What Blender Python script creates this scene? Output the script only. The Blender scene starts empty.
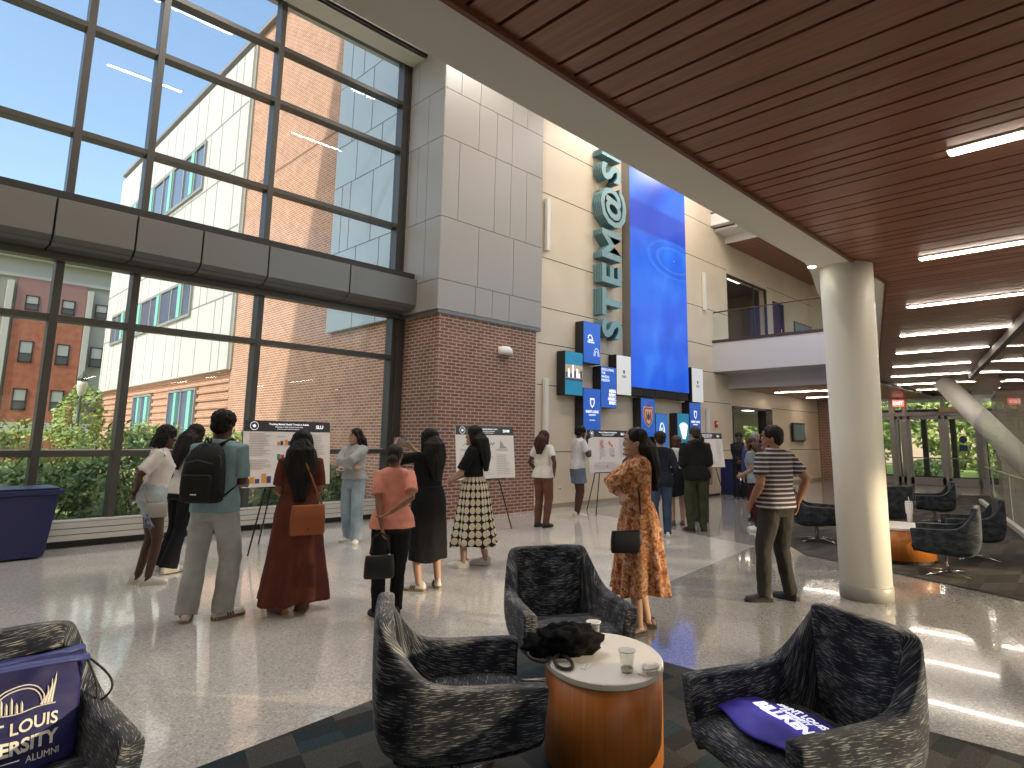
import bpy, bmesh, math, random
from mathutils import Vector, Matrix, noise
from math import sin, cos, pi, radians as R
S = bpy.context.scene
# ---------------------------------------------------------------- camera, world, sun, exposure
cam_d = bpy.data.cameras.new('camera'); cam = bpy.data.objects.new('camera', cam_d)
S.collection.objects.link(cam); S.camera = cam
_y, _p, _r = R(43.486), R(8.678), R(.636)
_f = Vector((cos(_y)*cos(_p), sin(_y)*cos(_p), sin(_p))); _rt = Vector((sin(_y), -cos(_y), 0)); _u = _rt.cross(_f)
_rt, _u = _rt*cos(_r)+_u*sin(_r), -_rt*sin(_r)+_u*cos(_r)
cam.matrix_world = Matrix(((_rt.x, _u.x, -_f.x, 0), (_rt.y, _u.y, -_f.y, 0), (_rt.z, _u.z, -_f.z, 1.55), (0, 0, 0, 1)))
cam_d.sensor_width = 36; cam_d.lens = 621.68/1024*36
cam_d.shift_x = -.03125; cam_d.shift_y = -.0384; cam_d.clip_start = .05; cam_d.clip_end = 400
S.view_settings.view_transform = 'Standard'; S.view_settings.look = 'None'
S.view_settings.gamma = 1; S.view_settings.use_curve_mapping = False; S.view_settings.exposure = 0.5
w = bpy.data.worlds.new('sky'); S.world = w; w.use_nodes = True
wn = w.node_tree; bg = wn.nodes['Background']
tex = wn.nodes.new('ShaderNodeTexSky'); tex.sky_type = 'NISHITA'; tex.sun_disc = False
tex.sun_elevation = R(46); tex.sun_rotation = R(257); tex.air_density = 1.3; tex.dust_density = 2.5; tex.ozone_density = 1.5
wn.links.new(tex.outputs[0], bg.inputs[0]); bg.inputs[1].default_value = .235
def lamp(name, kind, loc, energy, color=(1, 1, 1), to=None, **kw):
    d = bpy.data.lights.new(name, kind); d.energy = energy; d.color = color
    for k, v in kw.items(): setattr(d, k, v)
    o = bpy.data.objects.new(name, d); S.collection.objects.link(o); o.location = loc
    if to is not None: o.rotation_euler = Vector(to).to_track_quat('-Z', 'Y').to_euler()
    return o
lamp('sun', 'SUN', (0, 0, 40), 2.9, (1, .93, .82), to=(.9, .21, -1), angle=R(.6))
# ceiling lamps of the tall hall (above the picture's upper edge)
for lx in (-1, 3.5, 8, 12.5, 16.5):
    for ly in (5.2, 8.6):
        lamp('hall_lamp', 'AREA', (lx, ly, 10.3), 76, (1, .95, .89), to=(0, 0, -1), shape='RECTANGLE', size=1.6, size_y=.09)
# daylight openings sampled as portals
for (px, pz, sx, sy) in ((1.5, 7.9, 11, 3.9), (1.5, 2.2, 11, 3.7)):
    o = lamp('window_portal', 'AREA', (px, 11.35, pz), 1, to=(0, -1, 0), shape='RECTANGLE', size=sx, size_y=sy); o.data.cycles.is_portal = True
# warm spot lamp added outside the right glazing to throw sun patches inside
lamp('added_sun_patch_spot', 'SPOT', (14, -14, 3.8), 20000, (1, .78, .5), to=(-8, 15, -3.8), spot_size=R(26), spot_blend=.2, shadow_soft_size=.1)

# ---------------------------------------------------------------- materials
MC = {}
def mat(name, color, rough=.6, metal=0, spec=.5, coat=0, emit=None, es=0, fn=None, alpha=None):
    if name in MC: return MC[name]
    m = bpy.data.materials.new(name); m.use_nodes = True; nt = m.node_tree; b = nt.nodes['Principled BSDF']
    b.inputs['Base Color'].default_value = (*color, 1); b.inputs['Roughness'].default_value = rough
    b.inputs['Metallic'].default_value = metal; b.inputs['Specular IOR Level'].default_value = spec
    b.inputs['Coat Weight'].default_value = coat
    if emit: b.inputs['Emission Color'].default_value = (*emit, 1); b.inputs['Emission Strength'].default_value = es
    m.diffuse_color = (*color, 1)
    if fn: fn(nt, b)
    MC[name] = m; return m
def N(nt, t, **kw):
    n = nt.nodes.new('ShaderNode'+t)
    for k, v in kw.items():
        if k in n.inputs: n.inputs[k].default_value = v
        else: setattr(n, k, v)
    return n
def coords(nt, scale=(1, 1, 1), rot=(0, 0, 0), kind='Object', loc=(0, 0, 0)):
    tc = N(nt, 'TexCoord'); mp = N(nt, 'Mapping'); nt.links.new(tc.outputs[kind], mp.inputs[0])
    mp.inputs['Scale'].default_value = scale; mp.inputs['Rotation'].default_value = rot; mp.inputs['Location'].default_value = loc
    return mp.outputs[0]
def ramp(nt, src, stops, const=False):
    r = N(nt, 'ValToRGB'); nt.links.new(src, r.inputs[0]); e = r.color_ramp.elements
    if const: r.color_ramp.interpolation = 'CONSTANT'
    e[0].position, e[0].color = stops[0][0], (*stops[0][1], 1); e[1].position, e[1].color = stops[-1][0], (*stops[-1][1], 1)
    for p, c in stops[1:-1]: x = e.new(p); x.color = (*c, 1)
    return r.outputs[0]
def bump(nt, b, src, strength, dist=.01):
    n = N(nt, 'Bump', Strength=strength, Distance=dist); nt.links.new(src, n.inputs['Height']); nt.links.new(n.outputs[0], b.inputs['Normal'])
def noisy(c1, c2, scale, detail=4, stretch=(1, 1, 1), bmp=0, lo=.35, hi=.65, kind='Object'):
    def fn(nt, b):
        n = N(nt, 'TexNoise', Scale=scale, Detail=detail); nt.links.new(coords(nt, stretch, kind=kind), n.inputs[0])
        nt.links.new(ramp(nt, n.outputs[0], [(lo, c1), (hi, c2)]), b.inputs['Base Color'])
        if bmp: bump(nt, b, n.outputs[0], bmp)
    return fn
def wood_fn(c1, c2, stretch, scale=6):
    return noisy(c1, c2, scale, 6, stretch, .05, .3, .7)
def brick_fn(c1, c2, mortar, axis='X', bw=.21, bh=.0677, mort=.012):
    def fn(nt, b):
        tc = N(nt, 'TexCoord'); sp = N(nt, 'SeparateXYZ'); cb = N(nt, 'CombineXYZ'); nt.links.new(tc.outputs['Object'], sp.inputs[0])
        if axis == 'XY':
            ad = N(nt, 'Math', operation='ADD'); nt.links.new(sp.outputs[0], ad.inputs[0]); nt.links.new(sp.outputs[1], ad.inputs[1]); nt.links.new(ad.outputs[0], cb.inputs[0])
        else: nt.links.new(sp.outputs[axis], cb.inputs[0])
        nt.links.new(sp.outputs['Z'], cb.inputs[1])
        br = N(nt, 'TexBrick', offset=.5); br.inputs['Scale'].default_value = 1
        br.inputs['Color1'].default_value = (*c1, 1); br.inputs['Color2'].default_value = (*c2, 1); br.inputs['Mortar'].default_value = (*mortar, 1)
        br.inputs['Mortar Size'].default_value = mort; br.inputs['Brick Width'].default_value = bw; br.inputs['Row Height'].default_value = bh
        br.inputs['Mortar Smooth'].default_value = .1; br.inputs['Bias'].default_value = 0
        nt.links.new(cb.outputs[0], br.inputs[0])
        n = N(nt, 'TexNoise', Scale=3.0, Detail=3); nt.links.new(tc.outputs['Object'], n.inputs[0])
        mx = N(nt, 'MixRGB', blend_type='MULTIPLY'); mx.inputs[0].default_value = .5
        nt.links.new(br.outputs[0], mx.inputs[1]); nt.links.new(ramp(nt, n.outputs[0], [(.3, (.62, .62, .62)), (.7, (1, 1, 1))]), mx.inputs[2])
        nt.links.new(mx.outputs[0], b.inputs['Base Color']); bump(nt, b, br.outputs['Fac'], -.4, .006)
    return fn
def glass_mat(name, tint, refl=1.0, rough=0.0):
    if name in MC: return MC[name]
    m = bpy.data.materials.new(name); m.use_nodes = True; nt = m.node_tree; nt.nodes.remove(nt.nodes['Principled BSDF'])
    t = N(nt, 'BsdfTransparent'); t.inputs[0].default_value = (*tint, 1); g = N(nt, 'BsdfGlossy'); g.inputs['Roughness'].default_value = rough
    fr = N(nt, 'Fresnel', IOR=1.5); mu = N(nt, 'Math', operation='MULTIPLY'); mu.inputs[1].default_value = refl; nt.links.new(fr.outputs[0], mu.inputs[0])
    # same fresnel on both faces of the pane
    geo = N(nt, 'NewGeometry'); ma = N(nt, 'MapRange'); ma.inputs[3].default_value = 1.5; ma.inputs[4].default_value = 1/1.5
    nt.links.new(geo.outputs['Backfacing'], ma.inputs[0]); nt.links.new(ma.outputs[0], fr.inputs[0])
    mx = N(nt, 'MixShader'); nt.links.new(mu.outputs[0], mx.inputs[0]); nt.links.new(t.outputs[0], mx.inputs[1]); nt.links.new(g.outputs[0], mx.inputs[2])
    nt.links.new(mx.outputs[0], nt.nodes['Material Output'].inputs[0]); MC[name] = m; return m

G_WIN = glass_mat('window_glass', (.80, .86, .86), 1.0)
G_CLR = glass_mat('clear_glass', (.93, .96, .95), 1.1)
M_FRAME = mat('anodised_frame', (.075, .07, .063), .4, .4)
M_FRAME_L = mat('light_frame', (.32, .31, .29), .4, .5)
M_GREYPANEL = mat('grey_metal_panel', (.16, .158, .15), .38, .2)
M_PANEL = mat('pale_grey_panel', (.335, .312, .29), .45, .05)
M_JOINT = mat('dark_joint', (.035, .033, .03), .8)
M_BEAM = mat('warm_grey_plaster', (.70, .67, .60), .7)
M_WHITE = mat('white_paint', (.78, .77, .74), .5)
M_COL = mat('column_paint', (.88, .86, .79), .35)
M_BEIGE = mat('beige_wall_panel', (.68, .56, .42), .5, fn=noisy((.64, .53, .40), (.71, .59, .45), .7, 2))
M_TERR_STEEL = mat('brushed_steel', (.6, .6, .6), .25, 1)
M_CHROME = mat('chrome', (.8, .8, .8), .1, 1)
M_BLACK = mat('black_plastic', (.012, .012, .013), .4)
M_BLACKM = mat('black_metal', (.02, .02, .02), .35, .6)
M_PAPER = mat('poster_paper', (.80, .74, .70), .6)
M_BRICK = mat('hall_brick', (.3, .1, .06), .75, fn=brick_fn((.18, .062, .038), (.27, .098, .057), (.44, .355, .29), 'XY'))
M_XBRICK = mat('wing_brick', (.6, .28, .16), .85, fn=brick_fn((.50, .175, .085), (.62, .26, .135), (.70, .56, .44), 'Y', .21, .0677, .012))
M_XPANEL = mat('wing_white_panel', (.62, .60, .57), .6)
M_SHADEPANEL = mat('wing_grey_panel', (.52, .58, .62), .35)
M_WOOD = mat('ceiling_wood', (.21, .085, .045), .38, fn=wood_fn((.22, .083, .042), (.33, .13, .068), (14, .6, 14), 3))
M_WOODGAP = mat('ceiling_gap', (.02, .01, .007), .8)
def emis(name, col, s): return mat(name, col, .5, emit=col, es=s)
M_TUBE = emis('lit_diffuser', (1, .89, .76), 24)

# ---------------------------------------------------------------- mesh builder
COL = S.collection
class MB:
    def __init__(s): s.v = []; s.f = []; s.m = []; s.uv = {}
    def add(s, vs, fs, mi=0):
        k = len(s.v); s.v += [tuple(v) for v in vs]
        for f in fs: s.f.append(tuple(i+k for i in f)); s.m.append(mi)
        return s
    def box(s, a, b, mi=0):
        x0, y0, z0 = (min(a[i], b[i]) for i in range(3)); x1, y1, z1 = (max(a[i], b[i]) for i in range(3))
        return s.add([(x0,y0,z0),(x1,y0,z0),(x1,y1,z0),(x0,y1,z0),(x0,y0,z1),(x1,y0,z1),(x1,y1,z1),(x0,y1,z1)],
                     [(0,3,2,1),(4,5,6,7),(0,1,5,4),(1,2,6,5),(2,3,7,6),(3,0,4,7)], mi)
    def obox(s, p, q, wd, z0, z1, mi=0):           # upright slab along p->q
        p = Vector(p); q = Vector(q); d = (q-p).normalized(); n = Vector((-d.y, d.x))*wd/2
        c = [p+n, p-n, q-n, q+n]
        return s.prism([(c_.x, c_.y) for c_ in c], z0, z1, mi)
    def prism(s, poly, z0, z1, mi=0):
        n = len(poly); a = sum(poly[i][0]*poly[(i+1) % n][1]-poly[(i+1) % n][0]*poly[i][1] for i in range(n))
        if a < 0: poly = poly[::-1]
        vs = [(x, y, z0) for x, y in poly]+[(x, y, z1) for x, y in poly]
        return s.add(vs, [tuple(range(n-1, -1, -1)), tuple(range(n, 2*n))]+[(i, (i+1) % n, (i+1) % n+n, i+n) for i in range(n)], mi)
    def rings(s, rs, mi=0, caps=True, close=False):
        n = len(rs[0]); vs = [p for r in rs for p in r]; fs = []
        k = len(rs)
        for i in range(k if close else k-1):
            j = (i+1) % k
            for t in range(n): fs.append((i*n+t, i*n+(t+1) % n, j*n+(t+1) % n, j*n+t))
        if caps and not close: fs += [tuple(range(n-1, -1, -1)), tuple(range((k-1)*n, k*n))]
        return s.add(vs, fs, mi)
    def tube(s, pts, r, n=10, mi=0, flat=1.0, up=None):
        pts = [Vector(p) for p in pts]; rr = r if isinstance(r, (list, tuple)) else [r]*len(pts); rs = []; prev = None
        for i, p in enumerate(pts):
            d = (pts[min(i+1, len(pts)-1)]-pts[max(i-1, 0)]).normalized()
            a = Vector(up) if up is not None else (prev if prev is not None else (Vector((0, 0, 1)) if abs(d.z) < .9 else Vector((1, 0, 0))))
            a = (a-d*a.dot(d))
            if a.length < 1e-5: a = d.orthogonal()
            a.normalize(); b = d.cross(a); prev = a
            rs.append([p+a*cos(2*pi*t/n)*rr[i]*flat+b*sin(2*pi*t/n)*rr[i] for t in range(n)])
        return s.rings(rs, mi)
    def lathe(s, prof, c=(0, 0), n=24, mi=0, sx=1, sy=1, rot=0):
        rs = []
        for (r, z) in prof:
            ring = []
            for t in range(n):
                a = 2*pi*t/n; x, y = r*cos(a)*sx, r*sin(a)*sy
                ring.append((c[0]+x*cos(rot)-y*sin(rot), c[1]+x*sin(rot)+y*cos(rot), z))
            rs.append(ring)
        return s.rings(rs, mi)
    def ell(s, c, r, n=12, m=8, mi=0):
        rs = []
        for i in range(m+1):
            a = -pi/2+pi*(.04+.92*i/m); rs.append([(c[0]+r[0]*cos(a)*cos(2*pi*t/n), c[1]+r[1]*cos(a)*sin(2*pi*t/n), c[2]+r[2]*sin(a)) for t in range(n)])
        return s.rings(rs, mi)
    def xf(s, M, start=0):
        for i in range(start, len(s.v)): s.v[i] = tuple(M @ Vector(s.v[i]))
        return s
    def mesh(s, name):
        me = bpy.data.meshes.new(name); me.from_pydata(s.v, [], s.f); me.validate(); me.update(); return me
    def build(s, name, mats, parent=None, smooth=False, bevel=0, loc=None, rz=0, seg=2):
        me = s.mesh(name); mats = mats if isinstance(mats, (list, tuple)) else [mats]
        for m in mats: me.materials.append(m)
        for p, mi in zip(me.polygons, s.m): p.material_index = mi; p.use_smooth = smooth
        o = bpy.data.objects.new(name, me); COL.objects.link(o)
        if parent: o.parent = parent
        if loc: o.location = loc
        o.rotation_euler.z = rz
        if bevel:
            b = o.modifiers.new('bevel', 'BEVEL'); b.width = bevel; b.segments = seg; b.limit_method = 'ANGLE'; b.angle_limit = R(40)
        return o
def tag(o, label=None, cat=None, group=None, kind=None):
    if label: o['label'] = label
    if cat: o['category'] = cat
    if group: o['group'] = group
    if kind: o['kind'] = kind
    return o
def thing(name, label, cat, loc=(0, 0, 0), rz=0, group=None):
    o = bpy.data.objects.new(name, None); COL.objects.link(o); o.location = loc; o.rotation_euler = (0, 0, rz); o.empty_display_size = .1
    return tag(o, label, cat, group)
def struct(o): o['kind'] = 'structure'; return o
def copy_tree(o, parent=None):
    c = o.copy(); COL.objects.link(c); c.parent = parent
    for ch in list(o.children): copy_tree(ch, c)
    return c
def text_mesh(txt, size, ext=.002, align='CENTER', bold=.0):
    cu = bpy.data.curves.new('t', 'FONT'); cu.body = txt; cu.size = size; cu.extrude = ext; cu.align_x = align; cu.offset = bold; cu.resolution_u = 3
    o = bpy.data.objects.new('t', cu); COL.objects.link(o)
    me = bpy.data.meshes.new_from_object(o.evaluated_get(bpy.context.evaluated_depsgraph_get()))
    vs = [tuple(v.co) for v in me.vertices]; fs = [tuple(p.vertices) for p in me.polygons]
    bpy.data.objects.remove(o); bpy.data.curves.remove(cu); bpy.data.meshes.remove(me)
    return vs, fs
def add_text(mb, txt, size, M, mi=0, align='CENTER', ext=.002, bold=0):
    vs, fs = text_mesh(txt, size, ext, align, bold); return mb.add([M @ Vector(v) for v in vs], fs, mi)
def facing_minus_y(x, y, z, roll=0):               # text plane standing on a wall that faces -Y
    return Matrix.Translation((x, y, z)) @ Matrix.Rotation(pi/2, 4, 'X') @ Matrix.Rotation(roll, 4, 'Z')
# ================================================================ SETTING
YG, XB, YB, YW = 11.1, 7.3, 9.78, 9.88            # glazing plane, brick pier, pier front, beige wall
def terrazzo(c, c2):
    def fn(nt, b):
        co = coords(nt); v = N(nt, 'TexVoronoi', Scale=95.0); nt.links.new(co, v.inputs[0])
        g = N(nt, 'TexWhiteNoise'); nt.links.new(v.outputs['Color'], g.inputs[0])
        r = ramp(nt, g.outputs[0], [(0, tuple(x*.72 for x in c)), (.13, c), (.8, c2), (1, tuple(min(1, x*1.25) for x in c2))])
        n = N(nt, 'TexNoise', Scale=.8, Detail=3); nt.links.new(co, n.inputs[0])
        mx = N(nt, 'MixRGB', blend_type='MULTIPLY'); mx.inputs[0].default_value = 1; nt.links.new(r, mx.inputs[1])
        nt.links.new(ramp(nt, n.outputs[0], [(.3, (.92, .92, .92)), (.7, (1, 1, 1))]), mx.inputs[2]); nt.links.new(mx.outputs[0], b.inputs['Base Color'])
    return fn
M_FL1 = mat('terrazzo_light', (.5, .48, .44), .11, spec=1.0, coat=.35, fn=terrazzo((.53, .51, .475), (.63, .605, .565)))
M_FL2 = mat('terrazzo_grey', (.3, .3, .29), .11, spec=1.0, coat=.35, fn=terrazzo((.27, .262, .25), (.35, .34, .32)))
def carpet_fn(cols, sx, sy, rot):
    def fn(nt, b):
        co = coords(nt, (sx, sy, 1), (0, 0, rot)); sn = N(nt, 'VectorMath', operation='FLOOR'); nt.links.new(co, sn.inputs[0])
        wn_ = N(nt, 'TexWhiteNoise'); nt.links.new(sn.outputs[0], wn_.inputs[0])
        r = ramp(nt, wn_.outputs[0], [(i/len(cols), c) for i, c in enumerate(cols)], True)
        n = N(nt, 'TexNoise', Scale=160.0, Detail=2); nt.links.new(coords(nt), n.inputs[0])
        mx = N(nt, 'MixRGB', blend_type='MULTIPLY'); mx.inputs[0].default_value = .8; nt.links.new(r, mx.inputs[1])
        nt.links.new(ramp(nt, n.outputs[0], [(.3, (.5, .5, .5)), (.7, (1.3, 1.3, 1.3))]), mx.inputs[2]); nt.links.new(mx.outputs[0], b.inputs['Base Color'])
        bump(nt, b, n.outputs[0], .5, .004)
    return fn
M_CARP = mat('carpet_near', (.06, .07, .07), .95, spec=.15, fn=carpet_fn([(.062, .062, .06), (.035, .036, .036), (.030, .052, .06), (.085, .085, .08), (.045, .05, .052), (.024, .038, .044), (.07, .07, .066)], 4.2, 8.4, R(8)))
M_CARP2 = mat('carpet_far', (.06, .055, .05), .95, spec=.15, fn=carpet_fn([(.075, .067, .058), (.045, .041, .037), (.06, .055, .05), (.092, .083, .07), (.052, .05, .046)], 1.6, 7.0, R(-15)))
fl = MB(); fl.box((-6, -9, -.25), (30, 11.4, 0), 0)
fl.prism([(3.75, 3.62), (9.25, 4.35), (9.75, 5.9), (11.2, 9.85), (30, 9.85), (30, -9), (3.75, -9)], 0, .0012, 1)
struct(fl.build('floor', [M_FL1, M_FL2]))
c = MB().prism([(-6, 3.15), (1.22, 3.36), (3.93, 3.62), (4.02, 2.0), (4.18, -.2), (4.4, -9), (-6, -9)], .001, .011)
struct(tag(c.build('floor_carpet', M_CARP)))
c = MB().prism([(7.7, .1), (8.62, 2.31), (9.02, 3.5), (11.04, 4.99), (15, 5.6), (21, 6.3), (23.4, 3.45), (12.1, 1.25), (9.3, .55)], .0015, .013)
struct(tag(c.build('floor_carpet_far', M_CARP2)))

# --- window wall: two glazed bays with frames
MX = [-4.2, -2.3, -.4, 1.5, 2.45, 4.35, 7.12]
def window_bay(n, z0, z1, trans, frame, label_z):
    w_ = thing('window_%d' % n, None, None); struct(w_)
    fr = MB()
    for i, x in enumerate(MX):
        hw = .05 if i < 6 else .09
        fr.box((x-hw, YG-.10, z0), (x+hw, YG+.14, z1))
    for z in trans: fr.box((MX[0], YG-.09, z-.045), (MX[-1], YG+.12, z+.045))
    fr.build('window_frame', frame, w_, bevel=.004)
    lit = MB()
    for x in MX[:-1]: lit.box((x+.05, YG+.02, z0), (x+.068, YG+.06, z1))
    for z in trans[:-1]: lit.box((MX[0], YG+.02, z+.045), (MX[-1], YG+.06, z+.058))
    lit.build('glazing_bead', mat('pale_bead', (.62, .58, .5), .4), w_)
    for i in range(len(MX)-1):
        for a, b in zip(trans[:-1], trans[1:]):
            MB().add([(MX[i]+.05, YG+.03, a+.045), (MX[i+1]-.05, YG+.03, a+.045), (MX[i+1]-.05, YG+.03, b-.045), (MX[i]+.05, YG+.03, b-.045)], [(0, 1, 2, 3)]).build('glass_pane', G_WIN, w_)
window_bay(1, 4.86, 9.9, [4.90, 6.0, 7.72, 8.8, 9.86], M_FRAME, 'upper')
window_bay(2, .12, 4.12, [.2, 1.28, 3.19, 4.07], M_FRAME, 'lower')
MB().box((7.12, YG-.14, 0), (7.3, YG+.14, 4.1)).build('jamb', M_FRAME, bpy.data.objects['window_2'], bevel=.004)
MB().box((7.18, YG-.14, 4.9), (7.3, YG+.14, 9.9)).build('jamb', M_FRAME, bpy.data.objects['window_1'], bevel=.004)
# panelled spandrel box between them
JX = [-4.2, -2.6, -1, .1, 1.3, 2.26, 3.16, 4.2, 5.72, 7.28]
sb = thing('wall_spandrel', None, None); struct(sb)
for a, b in zip(JX[:-1], JX[1:]):
    a += .012; b -= .012
    prof = [(10.45, 4.76), (10.45, 4.23), (10.62, 4.12), (10.9, 4.12), (11.0, 4.05), (11.3, 4.05), (11.3, 4.86), (10.9, 4.80)]
    m = MB(); m.add([(a, y, z) for y, z in prof]+[(b, y, z) for y, z in prof], [tuple(range(8)), tuple(range(15, 7, -1))]+[(i, i+8, (i+1) % 8+8, (i+1) % 8) for i in range(8)])
    m.build('spandrel_panel', M_GREYPANEL, sb, bevel=.006)
MB().box((-4.2, 10.55, 4.16), (7.28, 11.2, 4.9)).build('backing', M_JOINT, sb)
MB().box((-4.2, 10.9, 4.0), (7.28, 11.05, 4.1)).build('head_track', M_FRAME, sb)
# fin heater along the sill
h = MB()
for k in range(3): h.box((-4.2, 10.83, .1+.083*k), (7.1, 10.95, .173+.083*k))
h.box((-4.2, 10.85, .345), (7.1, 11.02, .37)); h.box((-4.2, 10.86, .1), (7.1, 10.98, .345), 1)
for x in (-2, -.2, 1.6, 3.1, 4.6, 6.1): h.box((x, 10.86, 0), (x+.03, 10.95, .1))
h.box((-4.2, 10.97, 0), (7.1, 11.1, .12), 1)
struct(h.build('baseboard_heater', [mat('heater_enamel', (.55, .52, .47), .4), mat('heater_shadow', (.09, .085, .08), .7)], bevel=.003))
# --- brick pier with grey panels above
struct(MB().box((XB, YB, 0), (10.04, 11.3, 4.02)).build('wall_brick_pier', M_BRICK))
pier = thing('wall_panel_pier', None, None); struct(pier)
MB().box((7.24, YB-.04, 4.0), (10.16, 11.25, 4.07)).build('drip_edge', mat('dark_flashing', (.2, .19, .18), .4, .5), pier)
MB().box((7.26, YB-.02, 4.07), (10.14, 11.28, 10.3)).build('backing', M_JOINT, pier)
rows = [4.07, 4.68, 5.98, 7.69, 8.76, 10.3]
fcols = [[0, .95, 1.42, 1.92, 2.94], [0, 1.0, 2.02, 2.94], [0, .42, 1.42, 1.9, 2.4, 2.94], [0, .93, 1.45, 1.92, 2.94], [0, .42, .95, 1.92, 2.4, 2.94]]
lcols = [[0, .72, 1.5], [0, .5, 1.5], [0, .52, .85, 1.15, 1.5], [0, .55, 1.5], [0, .95, 1.5]]
for i in range(5):
    for a, b in zip(fcols[i][:-1], fcols[i][1:]):
        MB().box((7.22+a+.006, YB-.05, rows[i]+.006), (7.22+b-.006, YB, rows[i+1]-.006)).build('panel', M_PANEL, pier)
    for a, b in zip(lcols[i][:-1], lcols[i][1:]):
        MB().box((7.21, YB-.05+a+.006, rows[i]+.006), (7.26, YB-.05+b-.006, rows[i+1]-.006)).build('panel', M_PANEL, pier)
# --- beige panelled wall with openings
bw = thing('wall_beige', None, None); struct(bw)
holes = [(19.68, 22.85, 0, 2.75), (19.6, 22.84, 4.75, 7.35), (23.35, 24.35, 4.75, 7.0)]
zs = [0, 1.27, 2.75, 2.8, 3.77, 4.63, 4.75, 5.84, 7.0, 7.35, 7.46, 8.75, 10.4]
xs = [10.04, 19.6, 19.68, 22.84, 22.85, 23.35, 24.35, 28.0]
m = MB()
for i in range(len(xs)-1):
    for j in range(len(zs)-1):
        cx_, cz_ = (xs[i]+xs[i+1])/2, (zs[j]+zs[j+1])/2
        if any(a < cx_ < b and c_ < cz_ < d for a, b, c_, d in holes): continue
        m.box((xs[i], YW, zs[j]), (xs[i+1], YW+.3, zs[j+1]))
m.build('wall_slab', M_BEIGE, bw)
jm = MB()
for z in (1.27, 2.8, 3.77, 4.63, 5.84, 7.46, 8.75):
    for a, b in (((10.2, 19.6), (22.9, 28.0)) if z != 1.27 and z != 5.84 else ((10.2, 19.6), (24.4, 28))): jm.box((a, YW-.002, z-.009), (b, YW+.01, z+.009))
jm.build('joint', M_JOINT, bw)
struct(MB().box((10.04, YW-.012, 0), (19.68, YW, .1)).box((22.85, YW-.012, 0), (28, YW, .1)).build('baseboard_beige', mat('base_strip', (.33, .27, .2), .5)))
# doorway through the beige wall and the corridor behind it
d1 = thing('door_1', None, None); struct(d1)
MB().box((19.68, YW-.02, 0), (19.76, YW+.3, 2.75)).box((22.3, YW-.02, 0), (22.85, YW+.3, 2.75)).box((19.68, YW-.02, 2.68), (22.85, YW+.3, 2.75)).build('door_frame', M_FRAME, d1)
MB().box((21.35, 12.4, 0), (21.45, 12.5, 2.7)).build('mullion', M_WHITE, d1)
struct(MB().box((19.2, 14.2, 0), (29.4, 14.35, 3)).box((29.4, 14.2, 0), (35.2, 14.35, .5)).box((29.4, 14.2, 2.35), (35.2, 14.35, 3)).box((31.3, 14.2, .5), (32.3, 14.35, 2.35)).box((34.2, 14.2, .5), (35.2, 14.35, 2.35)).build('wall_corridor', M_BEIGE))
struct(MB().box((19.2, 10.18, 2.9), (35.2, 14.35, 3)).build('ceiling_corridor', M_WHITE))
struct(MB().box((19.1, 10.18, 0), (19.2, 14.35, 3)).box((35.2, 10.18, 0), (35.3, 14.35, 3)).build('wall_corridor_side', M_BEIGE))
struct(MB().box((19.1, 10.18, -.2), (35.3, 14.35, 0)).build('floor_corridor', M_FL1))
for i, (lx, ly) in enumerate(((23.2, 11.3), (25.4, 11.9))):
    cl = thing('ceiling_light', 'recessed square ceiling light in the corridor beyond the doorway, %s' % ('nearer the tall screen' if i == 0 else 'nearer the glass entrance'), 'ceiling light', (lx, ly, 2.9))
    MB().box((-.32, -.32, -.03), (.32, .32, 0)).build('frame', M_WHITE, cl); MB().box((-.28, -.28, -.036), (.28, .28, -.031)).build('diffuser', emis('corridor_diffuser', (1, .9, .75), 6), cl)
# upper-floor room behind its window and door
wn2 = thing('window_3', None, None); struct(wn2)
MB().box((19.6, YW, 4.75), (19.64, YW+.1, 7.35)).box((22.8, YW, 4.75), (22.84, YW+.1, 7.35)).box((19.6, YW, 7.31), (22.84, YW+.1, 7.35)).box((21.75, YW+.02, 4.75), (21.79, YW+.08, 7.35)).build('window_frame', M_FRAME, wn2)
MB().add([(19.62, YW+.05, 4.75), (22.82, YW+.05, 4.75), (22.82, YW+.05, 7.33), (19.62, YW+.05, 7.33)], [(0, 1, 2, 3)]).build('glass_pane', G_CLR, wn2)
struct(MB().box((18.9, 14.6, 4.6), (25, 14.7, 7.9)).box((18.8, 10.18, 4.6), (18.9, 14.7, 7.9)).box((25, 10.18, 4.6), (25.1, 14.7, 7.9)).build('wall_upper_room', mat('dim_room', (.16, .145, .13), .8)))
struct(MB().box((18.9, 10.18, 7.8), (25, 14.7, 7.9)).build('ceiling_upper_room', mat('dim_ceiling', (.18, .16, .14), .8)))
for k in range(4):
    cl = thing('ceiling_light', 'slim linear light inside the upper room, %s' % ['nearest the glass', 'second from the glass', 'third from the glass', 'farthest from the glass'][k], 'ceiling light', (21.6, 10.9+.9*k, 7.76))
    MB().box((-1.1, -.05, -.02), (1.1, .05, .04)).build('housing', M_FRAME, cl); MB().box((-1.08, -.04, -.026), (1.08, .04, -.02)).build('diffuser', emis('room_diffuser', (1, .85, .6), 3.5), cl)
d2 = thing('door_2', None, None); struct(d2)
MB().box((23.35, YW-.03, 4.75), (23.45, YW+.15, 7.0)).box((24.25, YW-.03, 4.75), (24.35, YW+.15, 7)).box((23.35, YW-.03, 6.9), (24.35, YW+.15, 7)).build('door_frame', M_FRAME, d2)
lf = MB().box((23.45, YW+.06, 4.76), (24.25, YW+.11, 6.9)).build('door_leaf', mat('dark_wood_door', (.09, .03, .018), .4), d2)
MB().tube([(24.15, YW+.02, 5.8), (24.15, YW+.02, 6.0)], .012).build('door_handle', M_CHROME, lf)
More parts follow.
